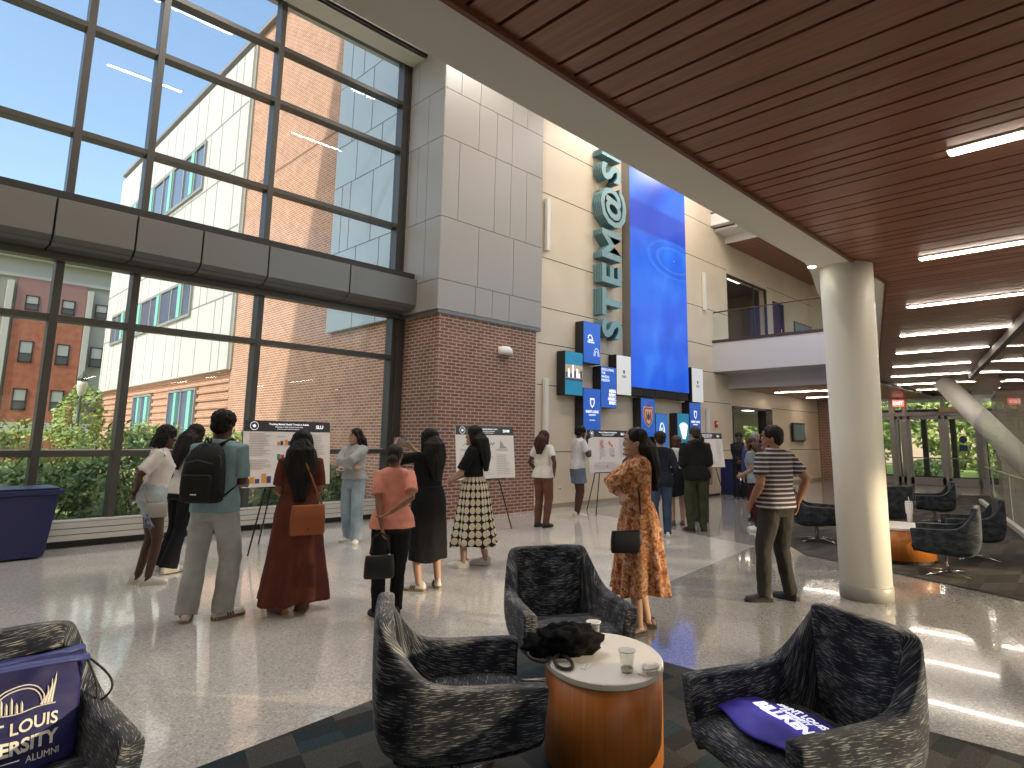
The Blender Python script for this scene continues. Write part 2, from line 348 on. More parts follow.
# --- roofs and upper enclosure of the hall
struct(MB().box((-6, 2.2, 10.4), (28.2, 11.35, 10.6)).build('ceiling_hall', M_WHITE))
struct(MB().box((-6, YG-.12, 9.86), (7.3, YG+.3, 10.4)).box((-6, 10.42, 9.72), (7.24, 10.98, 9.8)).box((-6, 10.42, 9.72), (7.24, 10.5, 10.4)).build('trim_1', M_BEAM, bevel=.005))
struct(MB().box((-6.2, -9, 0), (-6, 11.4, 10.6)).build('wall_back', M_BEIGE))
struct(MB().box((-6, YG-.1, 0), (-4.15, YG+.2, 10.4)).build('wall_left', M_PANEL))
# beam: straight run, then the run skewed along the curved upper floor edge
bm_ = MB(); bm_.prism([(-6, 2.03), (8.07, 2.03), (19.0, 5.13), (28, 7.7), (28, 8.1), (18.6, 5.42), (8.0, 2.80), (7.15, 2.55), (6.6, 2.42), (-6, 2.38)], 3.45, 3.9)
struct(bm_.build('ceiling_beam', M_BEAM, bevel=.01))
struct(MB().obox((-6, 2.28), (6.8, 2.32), .12, 3.9, 10.4).obox((6.8, 2.32), (18.6, 5.3), .12, 3.9, 4.7).obox((6.8, 2.32), (28, 7.9), .12, 8.4, 10.4).build('wall_upper', M_BEIGE))
struct(MB().prism([(-6, 2.005), (8.07, 2.005), (28, 7.67), (28, 7.70), (8.07, 2.035), (-6, 2.035)], 3.44, 3.5).build('trim_2', mat('red_wood_trim', (.16, .05, .025), .5)))
# wooden plank ceiling: boards run across, irregular widths, dark gaps
M_WOODF = mat('ceiling_wood_low', (.21, .085, .045), .36, fn=wood_fn((.22, .083, .042), (.33, .13, .068), (14, .6, 14), 3))
random.seed(5)
pl = MB(); x = -6.0; seq = [.27, .13, .13, .19, .13, .26, .20, .12, .21, .19, .15]; k = 0
def edge_y(x): return 2.01 if x < 8.07 else 2.01+(x-8.07)*.2842
while x < 27.4:
    wd = seq[k % len(seq)]; a, b = x+.011, x+wd-.011; ye = max(edge_y(a), edge_y(b)) if x > 8 else 2.01
    pl.add([(a, -9, 3.47), (b, -9, 3.47), (b, edge_y(b), 3.47), (a, edge_y(a), 3.47), (a, -9, 3.495), (b, -9, 3.495), (b, edge_y(b), 3.495), (a, edge_y(a), 3.495)],
           [(0, 3, 2, 1), (4, 5, 6, 7), (0, 1, 5, 4), (1, 2, 6, 5), (2, 3, 7, 6), (3, 0, 4, 7)]); x += wd; k += 1
pl.prism([(-6, -9), (-6, 2.02), (8.07, 2.02), (28, 7.7), (28, -9)], 3.5, 3.6, 1)
struct(pl.build('ceiling', [M_WOODF, M_WOODGAP]))
# --- balcony at the far end
sl = MB().box((18.46, 5.2, 3.79), (18.62, YW, 4.75)).box((18.6, 5.2, 4.6), (28, YW, 4.75)).box((18.6, 5.3, 3.79), (19.5, YW, 3.87)).box((19.44, 5.5, 3.3), (19.56, YW, 3.87))
struct(sl.build('wall_balcony', mat('balcony_plaster', (.52, .50, .50), .7)))
lw = MB(); y = 5.5
while y < YW-.05:
    lw.box((19.56, y+.006, 3.33), (28, min(y+.14, YW)-.006, 3.35)); y += .14
lw.box((19.56, 5.5, 3.36), (28, YW, 3.42), 1)
struct(lw.build('ceiling_low', [M_WOOD, M_WOODGAP]))
uc = MB(); y = 4.5
while y < YW-.05:
    uc.box((19.62, y+.007, 8.41), (28, min(y+.16, YW)-.007, 8.44)); y += .16
uc.box((19.62, 4.5, 8.45), (28, YW, 8.5), 1)
struct(uc.build('ceiling_upper', [M_WOOD, M_WOODGAP]))
struct(MB().box((19.56, 4.5, 8.40), (19.62, YW, 8.66)).box((18.85, 4.5, 8.66), (19.6, YW, 8.74)).box((18.6, 4.5, 8.8), (18.9, YW, 9.27)).box((18.6, 4.5, 9.2), (19.6, YW, 10.4)).build('trim_3', M_WHITE, bevel=.005))
gr = thing('balcony_railing', 'glass balcony guardrail with a dark handrail above the far lounge', 'railing')
MB().add([(18.53, 5.3, 4.75), (18.53, YW, 4.75), (18.53, YW, 5.74), (18.53, 5.3, 5.74)], [(0, 1, 2, 3)]).build('glass_panel', G_CLR, gr)
MB().tube([(18.53, 5.3, 5.77), (18.53, YW-.02, 5.77)], .022).build('handrail', mat('bronze_rail', (.10, .06, .045), .35, .6), gr)
MB().box((18.44, 5.3, 4.74), (18.62, YW, 4.83)).build('base_shoe', mat('bronze_rail', (0, 0, 0)), gr)
sl_ = thing('spotlight', 'small round downlight glowing under the pale beam by the column', 'downlight', (6.75, 2.40, 3.45))
MB().lathe([(.001, -.012), (.05, -.012), (.05, 0), (.001, 0)], n=16).build('rim', M_WHITE, sl_)
MB().lathe([(.001, -.016), (.04, -.016), (.04, -.012), (.001, -.012)], n=16).build('lens', emis('spot_lens', (1, .9, .7), 14), sl_)
# --- round column
cc = thing('column', None, None, (7.085, 2.16, 0)); struct(cc)
MB().lathe([(.243, .13), (.25, 1.6), (.262, 3.0), (.268, 3.46)], n=48).build('shaft', M_COL, cc, smooth=True)
MB().lathe([(.252, 0), (.252, .125), (.244, .135)], n=48).build('base_ring', mat('column_base', (.36, .34, .31), .4), cc, smooth=True)

# --- end wall with entrance doors
XE = 27.5
ew = MB(); ew.box((XE, -9, 0), (XE+.2, 3.66, 3.5)).box((XE, 8.3, 0), (XE+.2, YW, 3.6), 1).box((XE, 3.66, 3.3), (XE+.2, 8.3, 3.6), 2).box((XE+.0, 7.0, 4.7), (XE+.2, YW+.3, 10.4), 3).box((XE, 3, 4.7), (XE+.2, 7, 10.4), 3)
def block_fn(nt, b): brick_fn((.60, .57, .47), (.66, .62, .52), (.42, .39, .32), 'Y', .6, .3, .008)(nt, b)
struct(ew.build('wall_end', [mat('pale_block', (.6, .57, .47), .6, fn=block_fn), M_BRICK, M_FRAME, M_BEIGE]))
en = thing('door_3', None, None); struct(en)
m = MB()
for y, w_ in ((8.22, .08), (7.78, .05), (7.02, .09), (6.57, .07), (5.29, .05), (4.12, .1), (3.68, .06)): m.box((XE-.06, y-w_, 0), (XE+.1, y+w_, 3.3))
m.box((XE-.05, 3.66, 2.62), (XE+.1, 8.3, 2.76)).box((XE-.05, 3.66, 3.24), (XE+.1, 8.3, 3.34)).box((XE-.05, 3.66, 0), (XE+.1, 4.1, .12)).box((XE-.05, 3.66, 2.2), (XE+.1, 4.1, 2.26))
m.build('door_frame', M_FRAME_L, en, bevel=.004)
for a, b in ((6.98, 8.2), (5.34, 6.5), (4.22, 5.24), (6.64, 6.94)):
    lf = MB().box((XE-.03, a, .02), (XE+.02, a+.11, 2.6)).box((XE-.03, b-.11, .02), (XE+.02, b, 2.6)).box((XE-.03, a, .02), (XE+.02, b, .3)).box((XE-.03, a, 2.48), (XE+.02, b, 2.6)).build('door_leaf', M_FRAME_L, en, bevel=.003)
    MB().add([(XE, a+.11, .3), (XE, b-.11, .3), (XE, b-.11, 2.48), (XE, a+.11, 2.48)], [(3, 2, 1, 0)]).build('glass_pane', G_CLR, lf)
    if b-a > .6: MB().tube([(XE-.03, a+.08, 1.02), (XE-.1, a+.1, 1.02), (XE-.1, b-.1, 1.02), (XE-.03, b-.08, 1.02)], .022).build('push_bar', M_CHROME, lf)
MB().add([(XE+.02, 3.7, 2.76), (XE+.02, 8.2, 2.76), (XE+.02, 8.2, 3.24), (XE+.02, 3.7, 3.24)], [(3, 2, 1, 0)]).build('transom_pane', G_CLR, en)
MB().box((XE-.22, 4.1, 2.72), (XE-.06, 5.36, 2.92)).build('door_opener', mat('opener_bronze', (.36, .26, .17), .4, .4), en, bevel=.01)
MB().lathe([(.001, 0), (.13, 0), (.13, .004), (.001, .004)], n=20).xf(Matrix.Translation((XE-.03, 4.7, 1.72)) @ Matrix.Rotation(-pi/2, 4, 'Y')).box((XE-.035, 4.58, 1.3), (XE-.03, 4.84, 1.52)).build('door_sticker', mat('sticker_navy', (.02, .03, .1), .5), en)
# outer doors of the vestibule
d4 = thing('door_4', None, None); struct(d4)
m = MB()
for y in (4.5, 5.55, 6.6, 7.65, 8.7, 3.4): m.box((30.5, y-.1, 0), (30.65, y+.1, 3.0))
m.box((30.5, 3.3, 2.7), (30.65, 8.8, 3.0)); m.box((30.5, 3.3, 0), (30.65, 8.8, .22)); m.build('door_frame', M_FRAME, d4)
struct(MB().box((27.6, 2.9, 3.3), (30.7, 9, 3.4)).build('ceiling_vestibule', M_WHITE))
struct(MB().box((28, 2.9, -.2), (31, 9, 0)).build('floor_vestibule', M_FL2))
ex = thing('exit_sign', 'red illuminated exit sign hanging above the entrance doors', 'exit sign', (XE-.35, 6.68, 3.1))
MB().box((-.03, -.2, -.12), (.03, .2, .12)).build('housing', mat('exit_housing', (.5, .12, .1), .5, emit=(1, .16, .12), es=1.4), ex, bevel=.006)
t = MB(); add_text(t, 'EXIT', .17, Matrix.Translation((-.034, 0, -.06)) @ Matrix(((0, 0, -1, 0), (-1, 0, 0, 0), (0, 1, 0, 0), (0, 0, 0, 1)))); t.build('lettering', emis('exit_letters', (1, .75, .7), 3), ex)
MB().box((-.01, -.01, .12), (.01, .01, .24)).build('stem', M_BLACKM, ex)

# --- right side: glass partition with head channel, floor track, handrail, strut
gp = thing('window_4', None, None); struct(gp)
def gy(x): return 1.2+.238*(x-12)
ga, gb = (7.6, gy(7.6)), (20.6, gy(20.6))
ga = (10.6, gy(10.6))
MB().obox(ga, gb, .1, 3.30, 3.45).build('head_channel', mat('bronze_channel', (.09, .075, .06), .6, .2), gp)
MB().obox(ga, gb, .09, 0, .1).build('floor_track', mat('pale_track', (.7, .68, .6), .4), gp)
n_ = 5
for k in range(n_):
    xa = ga[0]+(gb[0]-ga[0])*k/n_+.01; xb = ga[0]+(gb[0]-ga[0])*(k+1)/n_-.01
    MB().add([(xa, gy(xa), .1), (xb, gy(xb), .1), (xb, gy(xb), 3.3), (xa, gy(xa), 3.3)], [(0, 1, 2, 3)]).build('glass_pane', glass_mat('partition_glass', (.93, .95, .93), .45), gp)
hr = thing('stair_railing', 'pale handrail and glass guard behind the right-hand glass partition', 'railing')
MB().tube([(13.0, .9, .80), (20.2, 3.0, .95)], .03, flat=.6).build('handrail', mat('rail_wood', (.55, .47, .34), .4), hr)
for k in range(4):
    xx = 13.4+2*k; MB().tube([(xx, .9+(xx-13)*.2917, 0), (xx, .9+(xx-13)*.2917, .80+(xx-13)*.02)], .018).build('post', M_TERR_STEEL, hr)
struct(MB().tube([(21.5, 4.1, 3.42), (21.5, 3.2, 2.25), (21.5, 1.5, 0)], [.26, .30, .33], 24).build('column_strut', M_COL, smooth=True))
struct(MB().tube([(19.5, 2.4, 3.3), (22.0, 1.2, 3.3)], .07, 4).build('trim_4', M_FRAME))
# right wall with tall glazing
rw = MB(); rw.box((-6, -9.2, 3.0), (27.6, -9, 3.6)).box((-6, -9.2, 0), (27.6, -9, .3))
xx = -6
while xx < 27.6: rw.box((xx, -9.2, 0), (xx+.35, -9, 3.5)); xx += 2.4
struct(rw.build('wall_right', M_BEIGE))
wr = thing('window_5', None, None); struct(wr)
m = MB(); xx = -6
while xx < 27:
    m.box((xx+1.3, -9.15, .3), (xx+1.38, -9.05, 3)); xx += 2.4
m.build('window_frame', M_FRAME, wr)
MB().add([(-6, -9.1, .3), (27, -9.1, .3), (27, -9.1, 3), (-6, -9.1, 3)], [(0, 1, 2, 3)]).build('glass_pane', G_CLR, wr)

# ================================================================ OUTDOORS
struct(MB().box((-60, 11.3, -.4), (60, 120, -.2)).box((31, -60, -.4), (120, 11.3, -.2)).box((-60, -60, -.4), (31, -9.2, -.2)).build('ground', mat('outdoor_ground', (.2, .2, .1), .9, fn=noisy((.10, .15, .04), (.30, .34, .12), .5, 5))))
struct(MB().box((-30, 24, -.2), (40, 34, -.17)).build('ground_path', mat('path_paving', (.55, .5, .45), .85)))
bl = thing('building', 'brick and white panel wing standing outside the left windows', 'building'); W7 = XB
m = MB(); m.box((W7, 11.3, -.3), (W7+14, 20.4, 14.9)).box((W7+.12, 20.4, -.3), (W7+14, 37, 5)); m.build('brick_wall', M_XBRICK, bl)
xr = MB()
z = 1.9
while z < 3.6: xr.box((W7+.06, 20.6, z), (W7+.12, 37, z+.12)); z += .27
xr.build('brick_band', M_XBRICK, bl)
m = MB(); m.box((W7-.12, 20.45, 3.62), (W7+13, 37.2, 14.6)); m.build('white_wall', M_XPANEL, bl)
MB().box((W7-.06, 20.3, 3.6), (W7+.3, 20.5, 14.7)).build('corner_trim', mat('trim_grey', (.34, .33, .30), .6), bl)
MB().box((W7-.15, 11.3, 14.86), (W7+14, 37.25, 15.0)).build('roof_edge', mat('roof_metal', (.26, .25, .24), .5), bl)
j = MB()
for z in (6.0, 8.3, 10.4, 12.6): j.box((W7-.125, 20.5, z), (W7-.1, 37.2, z+.06))
random.seed(3)
for z0, z1 in ((3.65, 6), (6, 8.3), (8.3, 10.4), (10.4, 12.6), (12.6, 14.6)):
    y = 21.2
    while y < 37: j.box((W7-.125, y, z0), (W7-.1, y+.045, z1)); y += random.choice((.7, 1.1, 1.6))
j.build('panel_joint', mat('joint_grey', (.28, .27, .25), .8), bl)
M_XG = mat('reflective_pane', (.10, .14, .22), .08, spec=.9); M_TEAL = mat('teal_fin', (.25, .62, .52), .4)
for (y0, y1, z0, z1) in ((24.4, 35.6, 10.7, 12.4), (24.4, 35.6, 5.9, 7.15)):
    f_ = MB().box((W7-.2, y0-.1, z0-.1), (W7-.1, y1+.1, z0)).box((W7-.2, y0-.1, z1), (W7-.1, y1+.1, z1+.1)).box((W7-.2, y0-.1, z0), (W7-.1, y0, z1)).box((W7-.2, y1, z0), (W7-.1, y1+.1, z1))
    yy = y0+.9
    while yy < y1: f_.box((W7-.19, yy-.05, z0), (W7-.1, yy+.05, z1)); yy += 1.35
    f_ = f_.build('window', mat('win_grey', (.3, .3, .29), .5), bl)
    MB().box((W7-.15, y0, z0), (W7-.11, y1, z1)).build('pane', M_XG, f_)
    yy = y0+1.0
    while yy < y1: MB().box((W7-.22, yy, z0), (W7-.15, yy+.35, z1)).build('teal_fin', M_TEAL, f_); yy += 2.7
for (y0, y1) in ((23.6, 26.4), (28.8, 31.2)):
    f_ = MB().box((W7, y0-.08, .6), (W7+.1, y0, 3.2)).box((W7, y1, .6), (W7+.1, y1+.08, 3.2)).box((W7, y0, 3.12), (W7+.1, y1, 3.2)).box((W7, y0, .6), (W7+.1, y1, .7)).box((W7, (y0+y1)/2-.04, .6), (W7+.1, (y0+y1)/2+.04, 3.2)).build('window', mat('win_grey', (.3, .3, .29), .5), bl)
    MB().box((W7+.04, y0, .6), (W7+.09, y1, 3.2)).build('pane', M_XG, f_)
    MB().box((W7-.02, y0+.25, .7), (W7+.05, y0+.6, 3.1)).build('teal_fin', M_TEAL, f_); MB().box((W7-.02, y1-.95, .7), (W7+.05, y1-.7, 3.1)).build('teal_fin', M_TEAL, f_)
m = MB(); m.box((W7-.14, 11.35, 4.05), (W7+.01, 14.12, 14.8)); m.build('grey_panel_bay', M_SHADEPANEL, bl)
j = MB()
for z in (4.68, 5.98, 7.69, 8.76, 10.4, 11.9, 13): j.box((W7-.145, 11.35, z), (W7-.13, 14.12, z+.02))
for i, (z0, z1) in enumerate(((4.05, 5.98), (5.98, 7.69), (7.69, 8.76), (8.76, 10.4), (10.4, 11.9), (11.9, 14.8))):
    for y in ((11.9, 12.9), (12.3, 13.3, 13.7), (12.0, 13.1), (12.5, 13.4), (11.9, 13.0, 13.6), (12.4,))[i]: j.box((W7-.145, y, z0), (W7-.13, y+.02, z1))
j.build('panel_joint', mat('joint_dark', (.2, .22, .24), .7), bl)
MB().box((W7-.004, 14.2, 9.42), (W7+.01, 20.4, 9.5)).build('brick_joint', mat('joint_brown', (.32, .16, .1), .8), bl)
# unseen tall block, added and sized to shade the near part of the wing
struct(MB().box((-30, 3, 10.6), (7.28, 11.3, 27.9)).build('unseen_shade_block', M_XPANEL))
# far brick hall
fb = thing('building', 'distant red brick and grey stone residence hall beyond the shrubs', 'building', (0, 50, 0))
M_STONE = mat('grey_stone', (.46, .44, .38), .8); M_FBR = mat('far_brick', (.40, .13, .075), .85, fn=noisy((.36, .11, .06), (.46, .16, .09), 3, 4)); M_FBR2 = mat('far_brick_upper', (.33, .17, .15), .85)
MB().box((-25, .3, -.5), (30, 10, 12.6)).build('stone_wall', M_STONE, fb)
for i, (a, b) in enumerate(((-8, -4.2), (.6, 3.7), (4.85, 8.4), (10.3, 13.8), (16, 20))):
    MB().box((a, 0, 2.25), (b, .31, 8.6)).build('brick_bay', M_FBR, fb)
    MB().box((a, 0, 8.6), (b, .31, 11.3)).build('brick_bay_upper', M_FBR2, fb)
    MB().box((a, 0, -.4), (b, .31, 1.65)).build('brick_base', M_FBR, fb)
MB().box((-25, -.05, 1.65), (30, .3, 2.25)).box((-25, .1, 11.3), (30, .3, 11.5)).box((-25, -.3, 12.5), (30, 1, 12.8)).build('stone_band', mat('pale_stone', (.55, .52, .45), .8), fb)
for x0 in (4.35, 8.45, .1, 14.1): MB().box((x0, -.12, 2.2), (x0+.32, .32, 11)).build('stone_strip', mat('pale_stone', (0, 0, 0)), fb)
for x0 in (-6.9, 1.1, 2.9, 5.3, 7.15, 8.95, 11, 12.8):
    for z0, hh in ((3.0, 1.32), (5.95, 1.35), (9.25, .95)):
        f_ = MB().box((x0, -.04, z0), (x0+.7, .05, z0+.09)).box((x0, -.04, z0+hh-.07), (x0+.7, .05, z0+hh)).box((x0, -.04, z0), (x0+.07, .05, z0+hh)).box((x0+.63, -.04, z0), (x0+.7, .05, z0+hh)).box((x0, -.04, z0+hh*.4), (x0+.7, .05, z0+hh*.4+.06)).build('window', mat('dark_sash', (.04, .04, .04), .5), fb)
        MB().box((x0+.05, -.02, z0+.05), (x0+.65, .04, z0+hh*.42), 1).box((x0+.05, -.02, z0+hh*.42), (x0+.65, .04, z0+hh-.05)).build('pane', [mat('pane_blind', (.42, .42, .38), .5), mat('pane_dark', (.1, .1, .1), .3)], f_)
# lamp post
lp = thing('lamp_post', 'dark green lamp post with acorn lantern outside behind the shrubs', 'lamp post', (4.37, 25, -.2))
M_LP = mat('lamp_green', (.05, .07, .05), .5)
MB().lathe([(.11, 0), (.11, .3), (.05, .4), (.04, 2.9), (.05, 3.0)], n=12).build('pole', M_LP, lp, smooth=True)
MB().lathe([(.05, 3.0), (.11, 3.1), (.15, 3.35), (.13, 3.5)], n=12).build('globe', mat('lamp_globe', (.6, .6, .5), .3), lp, smooth=True)
MB().lathe([(.16, 3.5), (.12, 3.6), (.03, 3.72), (.012, 3.82)], n=12).build('cap', M_LP, lp, smooth=True)
# foliage
def leaf_fn(c1, c2):
    def fn(nt, b):
        n = N(nt, 'TexNoise', Scale=2.5, Detail=3); nt.links.new(coords(nt), n.inputs[0]); nt.links.new(ramp(nt, n.outputs[0], [(.35, c1), (.65, c2)]), b.inputs['Base Color'])
    return fn
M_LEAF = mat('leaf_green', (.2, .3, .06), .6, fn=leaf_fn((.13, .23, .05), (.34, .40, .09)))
M_LEAF_SHADE = mat('leaf_shaded', (.12, .2, .06), .6, fn=leaf_fn((.10, .19, .06), (.22, .31, .08)))  # nearer shrubs: same leaf, their shade painted in as a darker green
M_STEM = mat('twig', (.12, .08, .05), .9)
def foliage(cx, cy, z0, rx, ry, rz, n, size, rnd):
    m = MB()
    for _ in range(n):
        u, v = rnd.uniform(-1, 1), rnd.uniform(0, 2*pi); r = rnd.uniform(.55, 1)**.5; s_ = (1-u*u)**.5
        lump = 1+.22*noise.noise(Vector((cos(v)*s_*2+cx, sin(v)*s_*2+cy, u*2)))
        p = Vector((cx+rx*r*s_*cos(v)*lump, cy+ry*r*s_*sin(v)*lump, z0+rz+rz*r*u*lump))
        a = Vector((rnd.uniform(-1, 1), rnd.uniform(-1, 1), rnd.uniform(-.5, 1))).normalized(); b = a.orthogonal().normalized(); L = size*rnd.uniform(.6, 1.4)
        m.add([p-b*L*.28, p+a*L*.5, p+b*L*.28, p-a*L*.5], [(0, 1, 2, 3)])
    return m
def bush(label, cx, cy, rx, ry, hgt, n, size, m_, seed, name='shrub', trunk=0, cat='shrub', group=None):
    rnd = random.Random(seed); t = thing(name, label, cat, (cx, cy, -.25), 0, group)
    foliage(0, 0, trunk, rx, ry, (hgt-trunk)/2, n, size, rnd).build('foliage', m_, t)
    st = MB()
    for k in range(6 if not trunk else 1):
        a = rnd.uniform(0, 2*pi); st.tube([(0, 0, 0), (cos(a)*rx*.3*(not trunk), sin(a)*ry*.3*(not trunk), (trunk or hgt*.4)), (cos(a)*rx*.5, sin(a)*ry*.5, max(hgt*.75, trunk+.2))], [.03+.06*(trunk > 0), .02+.04*(trunk > 0), .008], 6)
    st.build('stem', M_STEM, t)
bs = [(-.3, 13.3, 1.5, 1.0, 1.25, 'low shrub nearest the blue bin outside the glass'), (1.9, 13.0, 1.2, .9, 1.35, 'dark shrub outside the glass just past the blue bin'),
      (3.4, 13.2, 1.15, .95, 1.75, 'leafy shrub outside the glass behind the woman in denim shorts'), (4.9, 12.9, 1.1, .9, 1.35, 'leafy shrub outside the glass beneath the easel poster'),
      (6.4, 13.0, .9, .9, 1.3, 'leafy shrub outside against the brick wing corner'), (1.0, 16.2, 1.7, 1.2, 1.85, 'tall sunlit shrub in the second row, farther from the glass'),
      (3.9, 16.6, 1.5, 1.2, 2.05, 'bright yellow-green shrub in the second row behind the dark ones'), (6.2, 17.6, 1.1, 1.3, 2.0, 'sunlit shrub in the second row beside the brick wing'),
      (2.6, 20.5, 1.8, 1.3, 2.1, 'sunlit yellowish shrub in the third row before the lamp post'), (5.6, 21.5, 1.4, 1.3, 2.2, 'sunlit shrub in the third row near the wing windows'), (-1.5, 19, 2, 1.5, 1.9, 'sunlit shrub farthest to the left beyond the bin')]
for i, (x, y, rx, ry, hg, lb) in enumerate(bs): bush(lb, x, y, rx, ry, hg, 2600, .12, M_LEAF_SHADE if y < 14 else M_LEAF, i+1)
bush('small slender tree standing beside the lamp post before the far brick building', 6.0, 34, .95, 1.0, 4.0, 1300, .2, M_LEAF, 40, 'tree', 1.0, 'tree')
random.seed(9)
for k, (x, y, hg) in enumerate(((38, 1, 7), (40, 5.5, 8), (39, 10.5, 7.5), (44, 12.5, 9), (42, -3, 8), (47, 3, 10), (36, 17.6, 5), (40.5, 19, 5.5), (45, 23, 7))):
    bush('%s tree seen through the %s' % (['tall leafy', 'broad leafy', 'round leafy', 'high leafy', 'slim leafy', 'large distant leafy', 'sunlit', 'bright', 'yellow-green'][k], ['entrance doors', 'middle entrance door', 'left entrance glazing', 'far entrance transom', 'right entrance door', 'entrance transom'][k] if k < 6 else 'corridor doorway'), x, y, 2.4, 2.4, hg, 2200, .36, M_LEAF, 60+k, 'tree', 1.6 if k < 6 else .6, 'tree')
for k, (x, y, r_, h_) in enumerate(((38.6, 13.2, 1.2, 1.5), (36, 4.2, 1.5, 1.4), (35.5, 7.6, 1.3, 1.1), (52, 9, 2.7, 6), (52, 15.5, 2.6, 7), (51, -3.5, 2.6, 6), (54, 2.9, 2.6, 6.5))):
    bush('%s outside beyond the entrance doors' % ['rounded green hedge by the outer door frame', 'low clipped hedge nearest the right door', 'small low hedge between the outer doors', 'wide distant leafy hedge', 'tall distant leafy hedge', 'distant leafy thicket at the stair side', 'distant leafy thicket'][k], x, y, r_, r_, h_, 1500, .16 if k < 3 else .5, M_LEAF, 90+k)
tb = thing('building', 'tan distant building glimpsed through the entrance doors', 'building', (64, 4, -.2)); MB().box((0, -16, 0), (10, 20, 9)).build('wall', mat('tan_masonry', (.55, .42, .28), .8), tb)
MB().box((-.3, -16.3, 9), (10.3, 20.3, 9.4)).build('roof_edge', M_FRAME, tb)
struct(MB().box((31, -6, -.2), (60, 20, -.19)).build('ground_lawn', mat('lawn', (.24, .34, .06), .9, fn=noisy((.2, .3, .05), (.34, .42, .1), 2, 4))))
# ================================================================ CEILING LIGHTS
def strip(x0, y1, length, label, z=3.47, along='y', group=None):
    t = thing('ceiling_light', label, 'ceiling light', (x0, y1, z), 0, group)
    MB().box((-.06, -length, -.012), (.06, 0, .05)).build('housing', M_WHITE, t)
    MB().box((-.045, -length+.012, -.02), (.045, -.012, -.0125)).build('diffuser', M_TUBE, t)
ordn = ['nearest', 'second', 'third', 'fourth', 'fifth', 'sixth', 'seventh', 'eighth', 'ninth', 'tenth']
for k, (x, y, L) in enumerate(((4.66, .74, 1.65), (7.26, 1.49, 1.65), (9.8, 2.21, 1.65), (12.41, 2.94, 1.65), (14.8, 3.61, 1.65), (17.42, 4.34, 1.65), (20.0, 5.05, 2.6), (22.85, 6.08, 2.6), (25.4, 6.8, 2.4))):
    strip(x, y, L, 'linear ceiling light among wooden boards, %s of the long row from the front' % ordn[k])
for k, (x, y) in enumerate(((12.41, .6), (14.8, 1.3), (17.42, 2.1), (20.0, 1.9), (22.85, 2.7))):
    strip(x, y, 1.65, 'linear ceiling light on the stair side of the glass, %s from the front' % ordn[k])
for k, (x, y) in enumerate(((1.9, -.7), (-1.2, -1.8), (4.66, -2.6), (7.26, -2), (9.8, -1.6))):
    strip(x, y, 1.65, 'linear ceiling light over the near lounge, %s of the side row' % ordn[k])
for k, (x, y) in enumerate(((22.1, 9.4), (25.3, 9.5))):
    strip(x, y, 2.6, 'linear ceiling light under the balcony, %s the atrium' % ('nearer' if k == 0 else 'farther from'), z=3.33)
# ================================================================ WALL ITEMS
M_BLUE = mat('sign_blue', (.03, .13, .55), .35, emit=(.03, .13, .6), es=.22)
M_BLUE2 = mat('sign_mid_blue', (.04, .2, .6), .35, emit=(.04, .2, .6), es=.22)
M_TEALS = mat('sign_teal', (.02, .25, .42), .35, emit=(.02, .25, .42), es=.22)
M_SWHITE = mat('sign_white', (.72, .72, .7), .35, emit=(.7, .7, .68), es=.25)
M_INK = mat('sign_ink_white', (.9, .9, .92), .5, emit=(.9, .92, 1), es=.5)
M_INKD = mat('sign_ink_dark', (.08, .1, .2), .5); M_RED = mat('crest_red', (.6, .05, .04), .5); M_GOLD = mat('crest_cream', (.8, .62, .4), .5)
M_CASE = mat('black_case', (.012, .012, .013), .45)
def shield(m, cx, cz, w, h, y, mi, t=.004):
    pts = [(-.5, .5), (-.25, .55), (0, .5), (.25, .55), (.5, .5), (.5, 0), (.4, -.25), (.2, -.42), (0, -.55), (-.2, -.42), (-.4, -.25), (-.5, 0)]
    n = len(pts); vs = [(cx+a*w, y, cz+b*h) for a, b in pts]+[(cx+a*w, y-t, cz+b*h) for a, b in pts]
    m.add(vs, [tuple(range(n)), tuple(range(2*n-1, n-1, -1))]+[(i, i+n, (i+1) % n+n, (i+1) % n) for i in range(n)], mi)
def arch(m, cx, cz, w, h, y, mi, r=.012):
    m.tube([(cx+w/2*cos(a), y, cz+h*sin(a)) for a in [pi*i/10 for i in range(11)]], r, 6, mi)
PY = 9.6
def panel(label, x0, x1, z0, z1, mface, draw=None, group=None):
    t = thing('display_panel', label, 'sign', ((x0+x1)/2, YW, (z0+z1)/2), 0, group); w_, h_ = (x1-x0)/2, (z1-z0)/2
    MB().box((-w_, PY-YW, -h_), (w_, -.024, h_)).build('case', M_CASE, t, bevel=.004)
    MB().box((-w_+.01, PY-YW-.006, -h_+.01), (w_-.01, PY-YW+.001, h_-.01)).build('face', mface, t)
    if draw:
        m = MB(); draw(m, PY-YW-.008); m.build('artwork', [M_INK, M_INKD, M_RED, M_GOLD, M_BLUE], t)
F = lambda x, y, z: facing_minus_y(x, y, z)
def d_service(m, y):
    arch(m, -.08, .1, .16, .09, y, 0); add_text(m, 'BELOW\nTHE ARCH', .055, F(-.05, y, .05), 0, bold=.002)
    arch(m, .17, -.32, .2, .2, y, 0, .006); arch(m, .17, -.32, .12, .13, y, 0, .005)
def d_whole(m, y):
    add_text(m, 'EDUCATING\nTHE\nWHOLE\nPERSON', .09, F(-.3, y, .41), 0, 'LEFT')
    add_text(m, 'MIND.\nBODY.\nHEART.\nSPIRIT.', .1, F(.3, y, -.12), 0, 'RIGHT', bold=.006)
def d_slu(m, y):
    shield(m, 0, .16, .17, .22, y, 0); shield(m, 0, .16, .1, .14, y-.004, 4)
    add_text(m, 'SAINT LOUIS', .085, F(0, y, -.08), 0, bold=.003); add_text(m, 'UNIVERSITY', .05, F(0, y, -.15), 0); add_text(m, '— EST. 1818 —', .04, F(0, y, -.27), 0)
